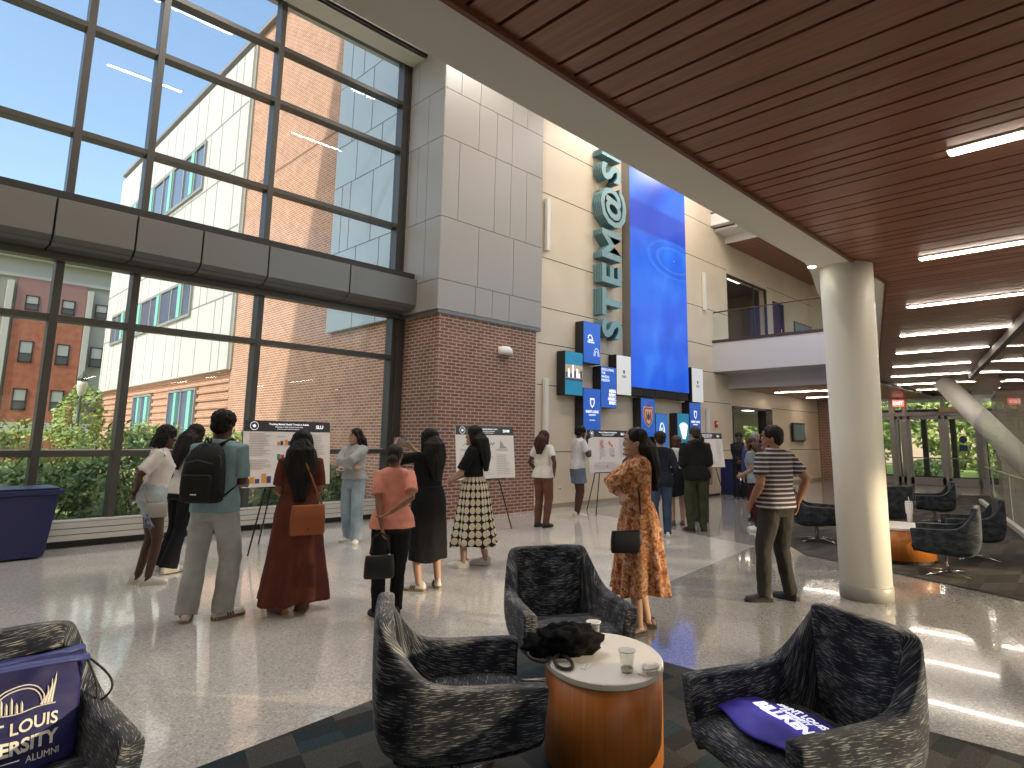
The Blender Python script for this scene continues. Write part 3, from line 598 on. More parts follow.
def d_white(m, y): shield(m, 0, .08, .07, .1, y, 1); add_text(m, 'SAINT LOUIS\nUNIVERSITY', .032, F(0, y, -.03), 1)
def d_crest(m, y):
    shield(m, 0, .02, .46, .52, y, 3); shield(m, 0, .02, .40, .46, y-.004, 2); shield(m, 0, .02, .32, .38, y-.008, 3)
    for k in (-.1, 0, .1): m.box((k-.018, y-.018, -.08), (k+.018, y-.012, .16), 2)
    m.ell((0, y-.012, .02), (.07, .01, .09), mi=1); m.tube([(0, y, .3), (0, y, .48)], .015, 6, 4); m.tube([(-.1, y, .3), (0, y, .45), (.1, y, .3)], .012, 6, 2)
def d_arch(m, y):
    arch(m, 0, -.1, .26, .36, y, 0, .014); arch(m, 0, -.1, .14, .22, y, 0, .01); m.box((-.16, y-.004, -.13), (.16, y, -.1), 0)
def d_flame(m, y):
    for k in range(7): a = -1.0+k*.33; m.tube([(0, y, -.2), (.12*sin(a), y, .0), (.26*sin(a), y, .15+.12*cos(a*1.2))], [.05, .05, .012], 6)
def d_photo(m, y):
    m.box((-.31, y-.002, -.17), (.31, y+.002, .2), 3)
    for k in range(8): hh = (.12, .2, .09, .3, .16, .22, .1, .18)[k]; m.box((-.30+.075*k, y-.006, -.1), (-.24+.075*k, y-.002, -.1+hh), (1, 0, 1, 0, 1, 0, 0, 1)[k])
    m.box((-.31, y-.006, -.17), (.31, y-.002, -.12), 1)
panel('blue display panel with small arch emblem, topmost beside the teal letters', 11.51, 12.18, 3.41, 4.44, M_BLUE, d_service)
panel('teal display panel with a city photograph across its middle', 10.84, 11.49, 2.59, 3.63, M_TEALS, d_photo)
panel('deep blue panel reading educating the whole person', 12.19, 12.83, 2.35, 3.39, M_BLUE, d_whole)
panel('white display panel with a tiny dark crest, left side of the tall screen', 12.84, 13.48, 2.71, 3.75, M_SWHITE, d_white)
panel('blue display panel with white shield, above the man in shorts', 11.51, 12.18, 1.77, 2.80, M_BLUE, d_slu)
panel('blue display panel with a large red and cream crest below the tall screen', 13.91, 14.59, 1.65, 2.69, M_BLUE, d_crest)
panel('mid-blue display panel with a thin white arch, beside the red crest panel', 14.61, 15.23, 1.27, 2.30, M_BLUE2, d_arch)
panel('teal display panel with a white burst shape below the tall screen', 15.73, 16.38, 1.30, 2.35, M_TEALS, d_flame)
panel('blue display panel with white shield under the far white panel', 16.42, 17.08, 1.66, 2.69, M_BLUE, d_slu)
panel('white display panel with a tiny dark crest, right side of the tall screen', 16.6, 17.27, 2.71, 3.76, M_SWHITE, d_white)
# tall LED screen showing a blue tinted portrait
def screen_fn(nt, b):
    tc = N(nt, 'TexCoord'); sp = N(nt, 'SeparateXYZ'); nt.links.new(tc.outputs['Object'], sp.inputs[0])
    n = N(nt, 'TexNoise', Scale=.55, Detail=5, Distortion=.6); nt.links.new(tc.outputs['Object'], n.inputs[0])
    c = ramp(nt, n.outputs[0], [(.28, (.012, .05, .55)), (.5, (.02, .13, .80)), (.72, (.06, .27, .95))])
    def mask(stops): return ramp(nt, z01, stops)
    mr = N(nt, 'MapRange'); mr.inputs[1].default_value = -3.4; mr.inputs[2].default_value = 3.4; nt.links.new(sp.outputs[2], mr.inputs[0]); z01 = mr.outputs[0]
    # dark brow band, bright forehead, pale lower face
    band = ramp(nt, z01, [(0, (.9, 1.1, 1.1)), (.12, (1, 1.2, 1.1)), (.3, (.6, .65, .9)), (.45, (1, 1.1, 1.05)), (.64, (1.2, 1.3, 1.1)), (.655, (.55, .35, .7)), (.76, (.5, .3, .68)), (.775, (1.1, 1.15, 1.05)), (1, (1, 1, 1))])
    mx = N(nt, 'MixRGB', blend_type='MULTIPLY'); mx.inputs[0].default_value = 1; nt.links.new(c, mx.inputs[1]); nt.links.new(band, mx.inputs[2])
    # the eye: pale ring lines and a glint
    mp = N(nt, 'Mapping'); mp.inputs['Location'].default_value = (-.42, 0, -.62); mp.inputs['Scale'].default_value = (.55, 0, 1.35); nt.links.new(tc.outputs['Object'], mp.inputs[0])
    ln = N(nt, 'VectorMath', operation='LENGTH'); nt.links.new(mp.outputs[0], ln.inputs[0])
    er = ramp(nt, ln.outputs['Value'], [(0, (.35, .5, .6)), (.04, (.0, .0, .1)), (.2, (0, .03, .12)), (.42, (.0, .02, .05)), (.5, (.06, .13, .10)), (.54, (0, 0, 0)), (.68, (.0, .0, .0)), (.74, (.04, .1, .06)), (.8, (0, 0, 0))])
    ad = N(nt, 'MixRGB', blend_type='ADD'); ad.inputs[0].default_value = 1; nt.links.new(mx.outputs[0], ad.inputs[1]); nt.links.new(er, ad.inputs[2])
    nt.links.new(ad.outputs[0], b.inputs['Emission Color']); b.inputs['Emission Strength'].default_value = .50
sc_ = thing('led_screen', 'tall glowing blue video screen on the beige wall above the crest panels', 'screen', (14.95, YW, 6.4))
MB().box((-1.46, PY-YW, -3.45), (1.46, -.024, 3.5)).build('housing', mat('screen_housing', (.22, .19, .16), .5), sc_, bevel=.004)
MB().box((-1.455, PY-YW-.01, -3.44), (1.455, PY-YW+.001, 3.49)).build('display', mat('blue_portrait', (.01, .05, .3), .3, fn=screen_fn), sc_)
for k in range(5): MB().box((-1.45+.58*k+.006, PY-YW+.02, -3.66), (-.87+.58*k-.006, -.024, -3.455)).build('lower_panel', M_CASE, sc_)
# dimensional lettering, layered plates
lt = thing('wall_lettering', 'large teal layered wall letters running up beside the tall blue screen', 'lettering', (13.02, YW, 4.12))
M_L1 = mat('letter_teal', (.20, .34, .36), .4); M_L2 = mat('letter_teal_dark', (.035, .10, .12), .5)
zc = 0
for ch in 'STEM@SLU':
    vs, fs = text_mesh(ch, 1.12, 0.012, 'LEFT', .03); wdt = max(v[0] for v in vs)
    m = MB()
    for k in range(6):
        M = Matrix.Translation((0, -.03-.055*k, zc)) @ Matrix.Rotation(pi/2, 4, 'X') @ Matrix.Rotation(pi/2, 4, 'Z')
        m.add([M @ Vector((v[0], v[1], v[2])) for v in vs], fs, 0)
        if k < 5: m.add([M @ Vector((wdt/2+(v[0]-wdt/2)*.97, .4+(v[1]-.4)*.95, v[2]*1.5+.027)) for v in vs], fs, 1)
    m.build('letter', [M_L1, M_L2], lt); zc += wdt+.1
# sconces, alarm, emergency lamp, tv, poster upstairs
for x, z0, z1, lb in ((10.42, 6.0, 7.3, 'slim white wall light high beside the grey panels'), (10.42, 1.55, 2.95, 'slim white wall light low beside the brick pier'), (17.9, 5.75, 7.0, 'slim white wall light above the balcony end'), (17.9, 1.3, 2.6, 'slim white wall light low between screens and doorway')):
    t = thing('wall_light', lb, 'wall light', (x, YW, z0)); MB().box((-.06, -.12, 0), (.06, -.02, z1-z0)).build('shade', mat('sconce_shade', (.72, .70, .64), .4), t, bevel=.01)
    MB().box((-.04, -.02, .1), (.04, 0, z1-z0-.1)).build('bracket', M_TERR_STEEL, t)
t = thing('fire_alarm', 'small red fire alarm on the beige wall near the doorway', 'alarm', (18.5, YW, 2.1))
MB().box((-.07, -.06, -.11), (.07, 0, .11)).build('housing', mat('alarm_red', (.45, .03, .02), .4), t, bevel=.01); MB().box((-.05, -.075, .0), (.05, -.06, .06)).build('strobe', M_WHITE, t)
t = thing('emergency_light', 'white emergency lamp fixed on the brick pier', 'wall light', (9.05, YB, 3.43))
MB().box((-.17, -.03, -.07), (.17, 0, .08)).build('back_plate', M_WHITE, t, bevel=.01)
MB().lathe([(.17, -.08), (.185, -.03), (.17, .04), (.1, .09), (.02, .1)], n=20, sy=.75).xf(Matrix.Translation((0, -.05, 0))).build('housing', M_WHITE, t, smooth=True)
t = thing('television', 'dark wall-mounted television at the far end of the beige wall', 'television', (25.1, YW, 1.95))
MB().box((-.6, -.12, -.36), (.6, -.04, .36)).build('bezel', M_BLACK, t, bevel=.01); MB().box((-.55, -.125, -.31), (.55, -.119, .31)).build('screen', mat('tv_screen', (.05, .07, .07), .1, emit=(.2, .25, .2), es=.15), t)
MB().box((-.2, -.05, -.15), (.2, 0, .15)).build('mount', M_BLACKM, t)
t = thing('wall_poster', 'framed blue-grey poster with a pale arc on the upper floor wall', 'poster', (26.3, YW, 5.85))
MB().box((-.95, -.04, -.65), (.95, 0, .65)).build('frame', M_FRAME, t, bevel=.005); MB().box((-.9, -.046, -.6), (.9, -.04, .6)).build('print', mat('poster_blue', (.22, .3, .34), .5), t)
MB().tube([(.75*cos(a)-.1, -.05, -.6+.95*sin(a)) for a in [.5+2.1*i/12 for i in range(13)]], .05, 6, flat=.2).build('arc', mat('poster_arc', (.75, .8, .78), .5), t)
t = thing('wall_outlet', 'white outlet plate low on the beige wall behind the woman in brown trousers', 'outlet', (11.0, YW, .42)); MB().box((-.04, -.01, -.06), (.04, 0, .06)).build('plate', M_WHITE, t, bevel=.003); MB().box((-.015, -.013, -.03), (.015, -.01, .03)).build('socket', M_BLACK, t)
# ================================================================ BINS
def taper_box(m, w0, d0, w1, d1, z0, z1, mi=0):
    m.rings([[(-w0, -d0, z0), (w0, -d0, z0), (w0, d0, z0), (-w0, d0, z0)], [(-w1, -d1, z1), (w1, -d1, z1), (w1, d1, z1), (-w1, d1, z1)]], mi); return m
M_BIN = mat('bin_blue', (.012, .015, .085), .45)
t = thing('recycling_bin', 'large dark blue plastic bin standing by the tall windows', 'bin', (1.25, 10.42, 0), R(2))
body = MB(); taper_box(body, .34, .27, .42, .33, 0.02, .80); body.build('body', M_BIN, t, bevel=.03, seg=3)
rim = MB(); taper_box(rim, .45, .36, .46, .37, .79, .85); rim.build('rim', M_BIN, t, bevel=.015)
MB().box((.42, -.06, .80), (.50, .06, .83)).build('handle', M_BIN, t, bevel=.01); taper_box(MB(), .40, .31, .43, .34, .84, .875).build('lid', mat('bin_lid', (.05, .08, .16), .35), t, bevel=.012)
t = thing('recycling_bin', 'square navy recycling bin with white symbol by the far doorway', 'bin', (17.7, 8.9, 0), R(-10))
MB().box((-.3, -.3, .03), (.3, .3, .98)).build('body', mat('bin_navy', (.02, .025, .10), .35), t, bevel=.02); MB().box((-.31, -.31, .98), (.31, .31, 1.03)).build('lid', M_BLACK, t, bevel=.01)
MB().box((-.28, -.28, 0), (.28, .28, .03)).build('plinth', M_BLACK, t)
m = MB()
for k in range(3):
    a = 2*pi*k/3+pi/2; m.tube([(.085*cos(a-.45), -.305, .5+.085*sin(a-.45)), (.1*cos(a+.1), -.305, .5+.1*sin(a+.1)), (.085*cos(a+.6), -.305, .5+.085*sin(a+.6))], [.02, .02, .006], 6)
m.build('recycling_symbol', M_INK, t)
t = thing('cabinet', 'low beige cabinet beside the navy recycling bin', 'cabinet', (16.7, 9.3, 0)); MB().box((-.4, -.28, .06), (.4, .28, .92)).build('body', mat('cabinet_beige', (.5, .4, .29), .5), t, bevel=.005); MB().box((-.38, -.26, 0), (.38, .26, .06)).build('plinth', M_BLACK, t)
MB().box((-.42, -.3, .92), (.42, .3, .95)).build('worktop', mat('cabinet_top', (.3, .25, .2), .4), t); MB().box((-.38, -.3, .1), (-.01, -.281, .88)).build('door', mat('cabinet_beige', (0, 0, 0)), t, bevel=.004); MB().box((.01, -.3, .1), (.38, -.281, .88)).build('door', mat('cabinet_beige', (0, 0, 0)), t, bevel=.004)
# ================================================================ EASELS AND POSTERS
def easel(x, y, yaw, label):
    t = thing('easel', label, 'easel', (x, y, 0), yaw)
    for a, b in (((-.52, -.18, 0), (-.06, .05, 1.75)), ((.52, -.18, 0), (.06, .05, 1.75)), ((0, .62, 0), (0, .07, 1.74))): MB().tube([a, b], .011, 8).build('leg', M_BLACKM, t)
    MB().box((-.4, -.135, .855), (.4, -.03, .873)).build('ledge', M_BLACKM, t); MB().tube([(-.3, -.06, .86), (.3, -.06, .86)], .012, 8).tube([(-.07, .05, 1.71), (.07, .05, 1.71)], .02, 8).build('crossbar', M_BLACKM, t)
M_HD1 = mat('poster_header_black', (.035, .03, .035), .5); M_HD2 = mat('poster_header_green', (.06, .075, .075), .5)
M_TXT = mat('poster_text_grey', (.42, .38, .37), .6); M_OR = mat('chart_orange', (.75, .32, .05), .5); M_NV = mat('chart_navy', (.07, .05, .2), .5); M_GN = mat('chart_green', (.05, .28, .17), .5); M_CR = mat('chart_crimson', (.5, .04, .1), .5); M_TAN = mat('chart_red_faint', (.75, .3, .22), .5)
def poster(x, y, yaw, label, header, title, org, draw, paper=M_PAPER):
    t = thing('poster_board', label, 'poster', (x, y, .873), yaw); tilt = Matrix.Translation((0, -.12, 0)) @ Matrix.Rotation(R(-6), 4, 'X')
    W_, H_ = .64, .90
    MB().box((-W_, 0, 0), (W_, .012, H_)).xf(tilt).build('board', paper, t)
    MB().box((-W_, -.002, H_-.15), (W_, .002, H_)).xf(tilt).build('header', header, t)
    m = MB(); f = lambda a, b: tilt @ F(a, -.004, b)
    add_text(m, title, .036, f(-.0, H_-.058), 0, ext=.0008, bold=.0006); add_text(m, 'Department of Public Health and Social Work', .022, f(0, H_-.092), 0, ext=.0006); add_text(m, 'Research presented at the summer poster session', .017, f(0, H_-.12), 0, ext=.0006)
    add_text(m, org, .07, f(.47, H_-.1), 0, ext=.0008, bold=.002)
    a_ = [(cos(2*pi*i/20)*.055-.5, -.004, H_-.075+sin(2*pi*i/20)*.055) for i in range(21)]; m.tube([tilt @ Vector(p) for p in a_], .003, 4); m.tube([tilt @ Vector(p) for p in ((-.5, -.003, H_-.075), (-.5, -.006, H_-.075))], .022, 12)
    m.build('lettering', M_INK, t)
    g = MB(); draw(g); g.xf(tilt).build('charts', [M_TXT, M_OR, M_NV, M_GN, M_CR, M_TAN], t)
def lines(g, x0, x1, z0, z1, n, rnd):
    for k in range(n):
        z = z1-(z1-z0)*k/n; g.box((x0, -.004, z), (x0+(x1-x0)*rnd.uniform(.6, 1), -.001, z+.005), 0)
def bars(g, x, z, hs, cs, w_=.045):
    for k, (h_, c_) in enumerate(zip(hs, cs)): g.box((x+k*w_, -.005, z), (x+k*w_+w_*.85, -.001, z+h_), c_)
def dA(g):
    r = random.Random(1); lines(g, -.56, -.24, .40, .72, 14, r); lines(g, -.56, -.24, .22, .36, 6, r); lines(g, -.18, .05, .66, .68, 1, r); lines(g, .1, .3, .42, .7, 9, r); lines(g, .34, .56, .1, .7, 24, r); lines(g, -.18, .28, .04, .16, 5, r)
    bars(g, -.17, .56, (.05, .06), (1, 2)); bars(g, -.06, .56, (.08, .06), (1, 2)); bars(g, .04, .56, (.11, .05), (1, 2)); bars(g, -.17, .36, (.08, .07), (3, 4), .055); bars(g, -.02, .36, (.1, .11), (3, 4), .055)
    g.box((-.17, -.005, .19), (-.06, -.001, .3), 1); bars(g, -.54, .05, (.09, .06), (1, 2), .07); bars(g, -.38, .05, (.13, .09), (1, 2), .07)
def dB(g):
    r = random.Random(2)
    for x_ in (-.56, -.17, .22): lines(g, x_, x_+.32, .04, .4, 12, r); lines(g, x_, x_+.3, .46, .5, 2, r)
    g.add([(.3, -.004, .52), (.48, -.004, .52), (.4, -.004, .56), (.33, -.004, .66)], [(0, 1, 2, 3)], 0)
    for k in range(9): g.box((-.5+.03*k, -.004, .56+.02*(k % 3)), (-.485+.03*k, -.001, .575+.02*(k % 3)), 3)
    for k in range(6): g.box((.02+.03*k, -.004, .57+.02*(k % 2)), (.035+.03*k, -.001, .6+.02*(k % 2)), 3)
def dC(g):
    r = random.Random(3); lines(g, -.3, -.1, .3, .7, 16, r); lines(g, .0, .2, .3, .5, 8, r); lines(g, -.5, .5, .04, .2, 6, r); lines(g, .34, .56, .2, .7, 16, r)
    for (x_, z_) in ((-.25, .6), (-.2, .55), (.04, .6), (.1, .56), (-.22, .64), (.02, .63)): g.tube([(x_, -.004, z_), (x_, -.002, z_)], .035, 10, 5)
    for (x_, z_) in ((-.3, .3), (.1, .35), (-.1, .12)): g.tube([(x_, -.004, z_), (x_, -.002, z_)], .02, 8, 5)
easel(4.0, 8.82, R(3), 'black tripod easel holding the mental health poster by the windows')
poster(4.0, 8.82, R(3), 'white research poster with black header and orange and purple bar charts', M_HD1, 'Tracking Mental Health Trends in Adults', 'SLU', dA)
easel(7.30, 8.35, R(-3), 'black tripod easel standing before the brick pier')
poster(7.30, 8.35, R(-3), 'white research poster with grey-green header before the brick pier', M_HD2, 'Mapping Community Access to Care', 'SIHM', dB, mat('poster_paper_bright', (.86, .82, .78), .6))
easel(11.0, 8.5, R(-6), 'black tripod easel behind the woman in the orange dress, by the man in shorts')
poster(11.0, 8.5, R(-6), 'cream research poster with faint red figures beside the man in shorts', M_HD1, 'Patterns of Exposure in Urban Settings', 'SLU', dC)
easel(15.1, 8.35, R(-8), 'black tripod easel farthest back, right of the man in the dark hoodie')
poster(15.1, 8.35, R(-8), 'pale research poster farthest back beside the dark hoodie', M_HD1, 'Outcomes of Early Screening', 'SLU', dC)
# ================================================================ FURNITURE
def fabric(name, c1, c2, c3, dull=1):
    def fn(nt, b):
        tc = N(nt, 'TexCoord')
        def nz(sx, sy, sc, det, off=0):
            mp = N(nt, 'Mapping'); mp.inputs['Scale'].default_value = (sx, sy, 1); mp.inputs['Location'].default_value = (off, off, 0); nt.links.new(tc.outputs['UV'], mp.inputs[0])
            n = N(nt, 'TexNoise', Scale=sc, Detail=det); nt.links.new(mp.outputs[0], n.inputs[0]); return n.outputs[0]
        a = nz(16, 250, 1.0, 2); c = nz(5, 7, 1.6, 3, 7.3)
        base = ramp(nt, c, [(.35, c1), (.62, c2)])
        th = N(nt, 'Math', operation='MULTIPLY_ADD'); nt.links.new(c, th.inputs[0]); th.inputs[1].default_value = .35; nt.links.new(a, th.inputs[2])
        f = ramp(nt, th.outputs[0], [(.745, (0, 0, 0)), (.82, (1, 1, 1))])
        mx = N(nt, 'MixRGB'); nt.links.new(f, mx.inputs[0]); nt.links.new(base, mx.inputs[1]); mx.inputs[2].default_value = (*c3, 1)
        nt.links.new(mx.outputs[0], b.inputs['Base Color']); bump(nt, b, a, .35, .003)
        b.inputs['Sheen Weight'].default_value = .15
    return mat(name, c1, .85, spec=.2, fn=fn)
M_FAB = fabric('streaked_fabric', (.010, .013, .024), (.034, .042, .064), (.33, .33, .32))
M_FAB2 = fabric('streaked_fabric_far', (.012, .016, .022), (.035, .042, .052), (.09, .095, .1))
def grid_mesh(name, P, uvs, mats, parent, sub=2, closed_u=False, crease=None):
    nu, nv = len(P), len(P[0]); vs = [tuple(p) for r in P for p in r]; fs = []; uvl = []
    for i in range(nu if closed_u else nu-1):
        for j in range(nv-1):
            i2 = (i+1) % nu; fs.append((i*nv+j, i2*nv+j, i2*nv+j+1, i*nv+j+1)); uvl += [uvs[i][j], uvs[i+1][j] if i+1 < len(uvs) else uvs[i2][j], uvs[i+1][j+1] if i+1 < len(uvs) else uvs[i2][j+1], uvs[i][j+1]]
    me = bpy.data.meshes.new(name); me.from_pydata(vs, [], fs)
    ul = me.uv_layers.new(name='UVMap')
    for k, u in enumerate(uvl): ul.data[k].uv = u
    for m in (mats if isinstance(mats, list) else [mats]): me.materials.append(m)
    for p in me.polygons: p.use_smooth = True
    o = bpy.data.objects.new(name, me); COL.objects.link(o); o.parent = parent
    if sub: s_ = o.modifiers.new('sub', 'SUBSURF'); s_.levels = sub; s_.render_levels = sub
    return o
# stations of the shell along the U: (rim xyz, seat-level xyz, bottom xyz) outer side, y>0 half
ST = [((.362, .385, .585), (.352, .375, .45), (.335, .335, .335)),
      ((.356, .388, .598), (.346, .378, .45), (.325, .335, .325)),
      ((.12, .39, .60), (.10, .385, .45), (.09, .315, .275)),
      ((-.10, .387, .605), (-.12, .382, .45), (-.12, .30, .255)),
      ((-.20, .375, .635), (-.25, .368, .46), (-.22, .275, .255)),
      ((-.285, .35, .73), (-.33, .335, .47), (-.27, .25, .262)),
      ((-.365, .318, .835), (-.375, .31, .48), (-.30, .22, .268)),
      ((-.385, .298, .878), (-.39, .27, .48), (-.31, .18, .27)),
      ((-.40, .22, .886), (-.395, .18, .48), (-.315, .12, .27)),
      ((-.405, .07, .886), (-.40, .06, .48), (-.32, .05, .27))]
def make_chair(label, loc, rz, fab, group=None, occupied=False):
    t = thing('lounge_chair', label, 'chair', (loc[0], loc[1], .012), rz, group)
    t.scale = (.92, .92, .92)
    full = ST+[tuple((x, -y, z) for x, y, z in s) for s in ST[::-1]]
    P = []; U = []; u = 0; prev = None; th = .085
    cen = Vector((.12, 0, 0))
    for k, (a, b, c_) in enumerate(full):
        a, b, c_ = Vector(a), Vector(b), Vector(c_)
        # inward direction in plan, from neighbouring stations
        q0 = Vector(full[max(k-1, 0)][0]); q1 = Vector(full[min(k+1, len(full)-1)][0]); d = (q1-q0); d.z = 0; d.normalize(); n = Vector((-d.y, d.x, 0))
        if n.dot(cen-a) < 0: n = -n
        if k in (0, len(full)-1): n = Vector((0, -1 if a.y > 0 else 1, 0))
        if prev is not None: u += (b-prev).length
        prev = b
        bot = Vector((c_.x*.55+.0, c_.y*.3, c_.z-.008))
        bulge = Vector((b.x, b.y, (b.z+c_.z)/2-.02)); bulge = bulge*.55+((b+c_)/2)*.45
        col = [bot, c_, bulge, b, (a+b)/2+(-n)*.004, a-Vector((0, 0, .010)), a+n*.006, a+n*(th-.006), a+n*th-Vector((0, 0, .011)), (a+b)/2+n*th, b+n*(th+.01), Vector((b.x, b.y, .30))+n*(th+.02)]
        vv = [0]
        for i in range(1, len(col)): vv.append(vv[-1]+(col[i]-col[i-1]).length)
        P.append(col); U.append([(u, v) for v in vv])
    # arm fronts: close by pinching end stations
    def endcap(col, dx):
        mid = [(p+q)/2 for p, q in zip(col, [col[10], col[10], col[10], col[10], col[9], col[8], col[7], col[6], col[5], col[4], col[3], col[2]])]
        return mid
    P.insert(0, endcap(P[0], .0)); U.insert(0, [(x-.06, y) for x, y in U[0]]); P.append(endcap(P[-1], 0)); U.append([(x+.06, y) for x, y in U[-1]])
    grid_mesh('shell', P, U, fab, t, 2)
    # seat cushion
    sec = [(-.30, .31), (-.29, .425), (-.1, .435), (.12, .44), (.30, .435), (.365, .415), (.372, .37), (.36, .325), (.30, .30), (.1, .275), (-.25, .27)]
    P = []; U = []
    for y, s_ in ((-.306, .93), (-.295, 1), (-.15, 1), (0, 1.0), (.15, 1), (.295, 1), (.306, .93)):
        v = 0; col = []; uu = []
        for i, (x, z) in enumerate(sec+[sec[0]]):
            zz = .33+(z-.33)*(s_ if s_ < 1 else 1); xx = x if s_ == 1 else x*.985
            col.append(Vector((xx, y, zz)))
            if i: v += (col[-1]-col[-2]).length
            uu.append((y*1.0+.5, v))
        P.append(col); U.append(uu)
    cush = grid_mesh('seat_cushion', P, U, fab, t, 2)
    MB().lathe([(.03, .03), (.03, .25), (.10, .28)], n=16).build('post', M_CHROME, t, smooth=True)
    for k in range(4):
        a = pi/4+k*pi/2+.1; MB().tube([(.0, 0, .05), (.16*cos(a), .16*sin(a), .042), (.36*cos(a), .36*sin(a), .012)], [.022, .018, .012], 8, flat=.6).build('foot', M_CHROME, t, smooth=True)
    return t
chairs = {}
chairs['A'] = make_chair('streaked navy lounge chair with an open university drawstring bag on it', (.364, 2.82), R(-88), M_FAB)
chairs['B'] = make_chair('streaked navy lounge chair turned side-on, left of the round orange table', (1.90, 2.31), R(-33), M_FAB)
chairs['C'] = make_chair('streaked navy lounge chair behind the orange table facing the viewer', (3.11, 2.75), R(241), M_FAB)
chairs['D'] = make_chair('streaked navy lounge chair with the folded blue shirt on its seat', (2.655, 1.078), R(154), M_FAB)
make_chair('dark lounge chair nearest the column on the far carpet, back towards the glass', (8.95, 1.80), R(98), M_FAB2)
make_chair('dark lounge chair just behind the nearest far one, against the glass partition', (10.45, 1.78), R(108), M_FAB2)
make_chair('dark lounge chair set farthest back before the entrance doors', (14.4, 3.05), R(108), M_FAB2)
make_chair('dark lounge chair behind the man in the striped polo shirt', (10.4, 3.85), R(-70), M_FAB2)
make_chair('dark lounge chair occupied by the seated person behind the column', (12.3, 3.35), R(60), M_FAB2)
M_ORW = mat('orange_wood', (.42, .13, .02), .35, fn=wood_fn((.40, .125, .02), (.52, .18, .035), (18, 18, .7), 3)); M_TOPW = mat('white_tabletop', (.82, .78, .72), .3)
def drum(label, loc, a, b, rz, h=.48):
    t = thing('drum_table', label, 'table', (loc[0], loc[1], .012), rz)
    MB().lathe([(.9, 0), (.9, .05)], n=40, sx=a, sy=b).build('plinth', M_BLACK, t, smooth=False)
    MB().lathe([(.985, .05), (.985, h-.03)], n=64, sx=a, sy=b).build('drum', M_ORW, t, smooth=True)
    MB().lathe([(.985, h-.03), (1, h-.026), (1, h-.004), (.985, h)], n=64, sx=a, sy=b).build('tabletop', M_TOPW, t, smooth=False)
    return t
TZ = .492
drum('oval orange wood drum table with a white top among the near chairs', (2.60, 2.04), .375, .29, R(47))
drum('round orange wood drum table holding a white tumbler beside the column', (9.55, 2.45), .42, .42, 0, .46)
drum('small orange wood table farthest back before the entrance doors', (13.6, 3.75), .34, .34, 0, .45)
# things on the near table
M_CUP = glass_mat('cup_plastic', (.93, .93, .91), 1.0, .02)
def cup(label, x, y, h=.095, fill=True):
    t = thing('plastic_cup', label, 'cup', (x, y, TZ))
    MB().lathe([(.026, .001), (.037, h), (.039, h), (.035, h-.002), (.025, .004)], n=24).build('cup_wall', M_CUP, t, smooth=True)
    MB().lathe([(.037, h-.004), (.041, h-.002), (.041, h+.002), (.037, h+.001)], n=24).build('rim', mat('cup_rim', (.75, .74, .72), .2), t, smooth=True)
    if fill: MB().lathe([(.001, .005), (.027, .006), (.03, .02), (.001, .02)], n=20).build('ice_melt', mat('cup_residue', (.6, .57, .52), .2), t, smooth=True)
cup('clear empty plastic cup standing beside the crumpled napkin', 2.50, 1.82)
cup('clear plastic cup behind the black drawstring bag', 2.75, 2.22)
t = thing('paper_napkin', 'crumpled white napkin at the table edge beside the empty cup', 'napkin', (2.56, 1.73, TZ)); r_ = random.Random(4)
m = MB(); 
for k in range(3): m.rings([[(.045*cos(a)*(1+.3*r_.random())*f, .03*sin(a)*(1+.3*r_.random())*f, z) for a in [2*pi*i/9 for i in range(9)]] for f, z in ((.9, .001+.012*k), (1, .012+.012*k), (.6, .025+.012*k))])
m.build('folded_sheet', mat('napkin', (.82, .78, .72), .8), t); MB().box((-.05, -.02, .001), (.02, .035, .006)).build('loose_corner', mat('napkin', (0, 0, 0)), t)
t = thing('paper_label', 'pale paper slip lying on the table next to the black bag', 'paper', (2.42, 2.0, TZ)); MB().box((-.04, -.015, .0005), (.04, .015, .004)).xf(Matrix.Rotation(.4, 4, 'Z')).build('slip', mat('napkin', (0, 0, 0)), t); MB().box((-.03, -.006, .004), (.02, -.002, .005)).xf(Matrix.Rotation(.4, 4, 'Z')).build('print_line', M_TXT, t)
def cloth_blob(m, c, r, seed, rot=0, amp=.25, n=28, k=16, flatbase=True):
    rs = []
    for i in range(k+1):
        a = -pi/2+pi*(.03+.94*i/k); ring = []
        for t_ in range(n):
            th = 2*pi*t_/n; d = Vector((cos(a)*cos(th), cos(a)*sin(th), sin(a)))
            f = 1+amp*noise.noise(d*2.2+Vector((seed, 0, 0)))+amp*.45*noise.noise(d*6+Vector((seed, 3, 0)))
            x, y, z = d.x*r[0]*f, d.y*r[1]*f, d.z*r[2]*f
            ring.append((c[0]+x*cos(rot)-y*sin(rot), c[1]+x*sin(rot)+y*cos(rot), max(c[2]+z, c[2]-r[2]*.8)))
        rs.append(ring)
    return m.rings(rs)
t = thing('drawstring_bag', 'black drawstring bag slumped on the white table top', 'bag', (2.49, 2.20, TZ))
M_BB = mat('black_cloth', (.004, .004, .0045), .8, spec=.1, fn=lambda nt, b: bump(nt, b, N(nt, 'TexNoise', Scale=30.0).outputs[0], .3, .01))
m = MB(); cloth_blob(m, (.0, -.02, .062), (.165, .11, .078), 3, -.75, .36, 48, 26); cloth_blob(m, (-.10, .07, .045), (.10, .08, .056), 7, .3, .36, 40, 20); m.build('body', M_BB, t, smooth=True)
def loop(c, rx, ry, z0, z1, a0, a1, rot): return [(c[0]+rx*cos(a)*cos(rot)-ry*sin(a)*sin(rot), c[1]+rx*cos(a)*sin(rot)+ry*sin(a)*cos(rot), z0+(z1-z0)*abs(sin(a/2))) for a in [a0+(a1-a0)*i/16 for i in range(17)]]
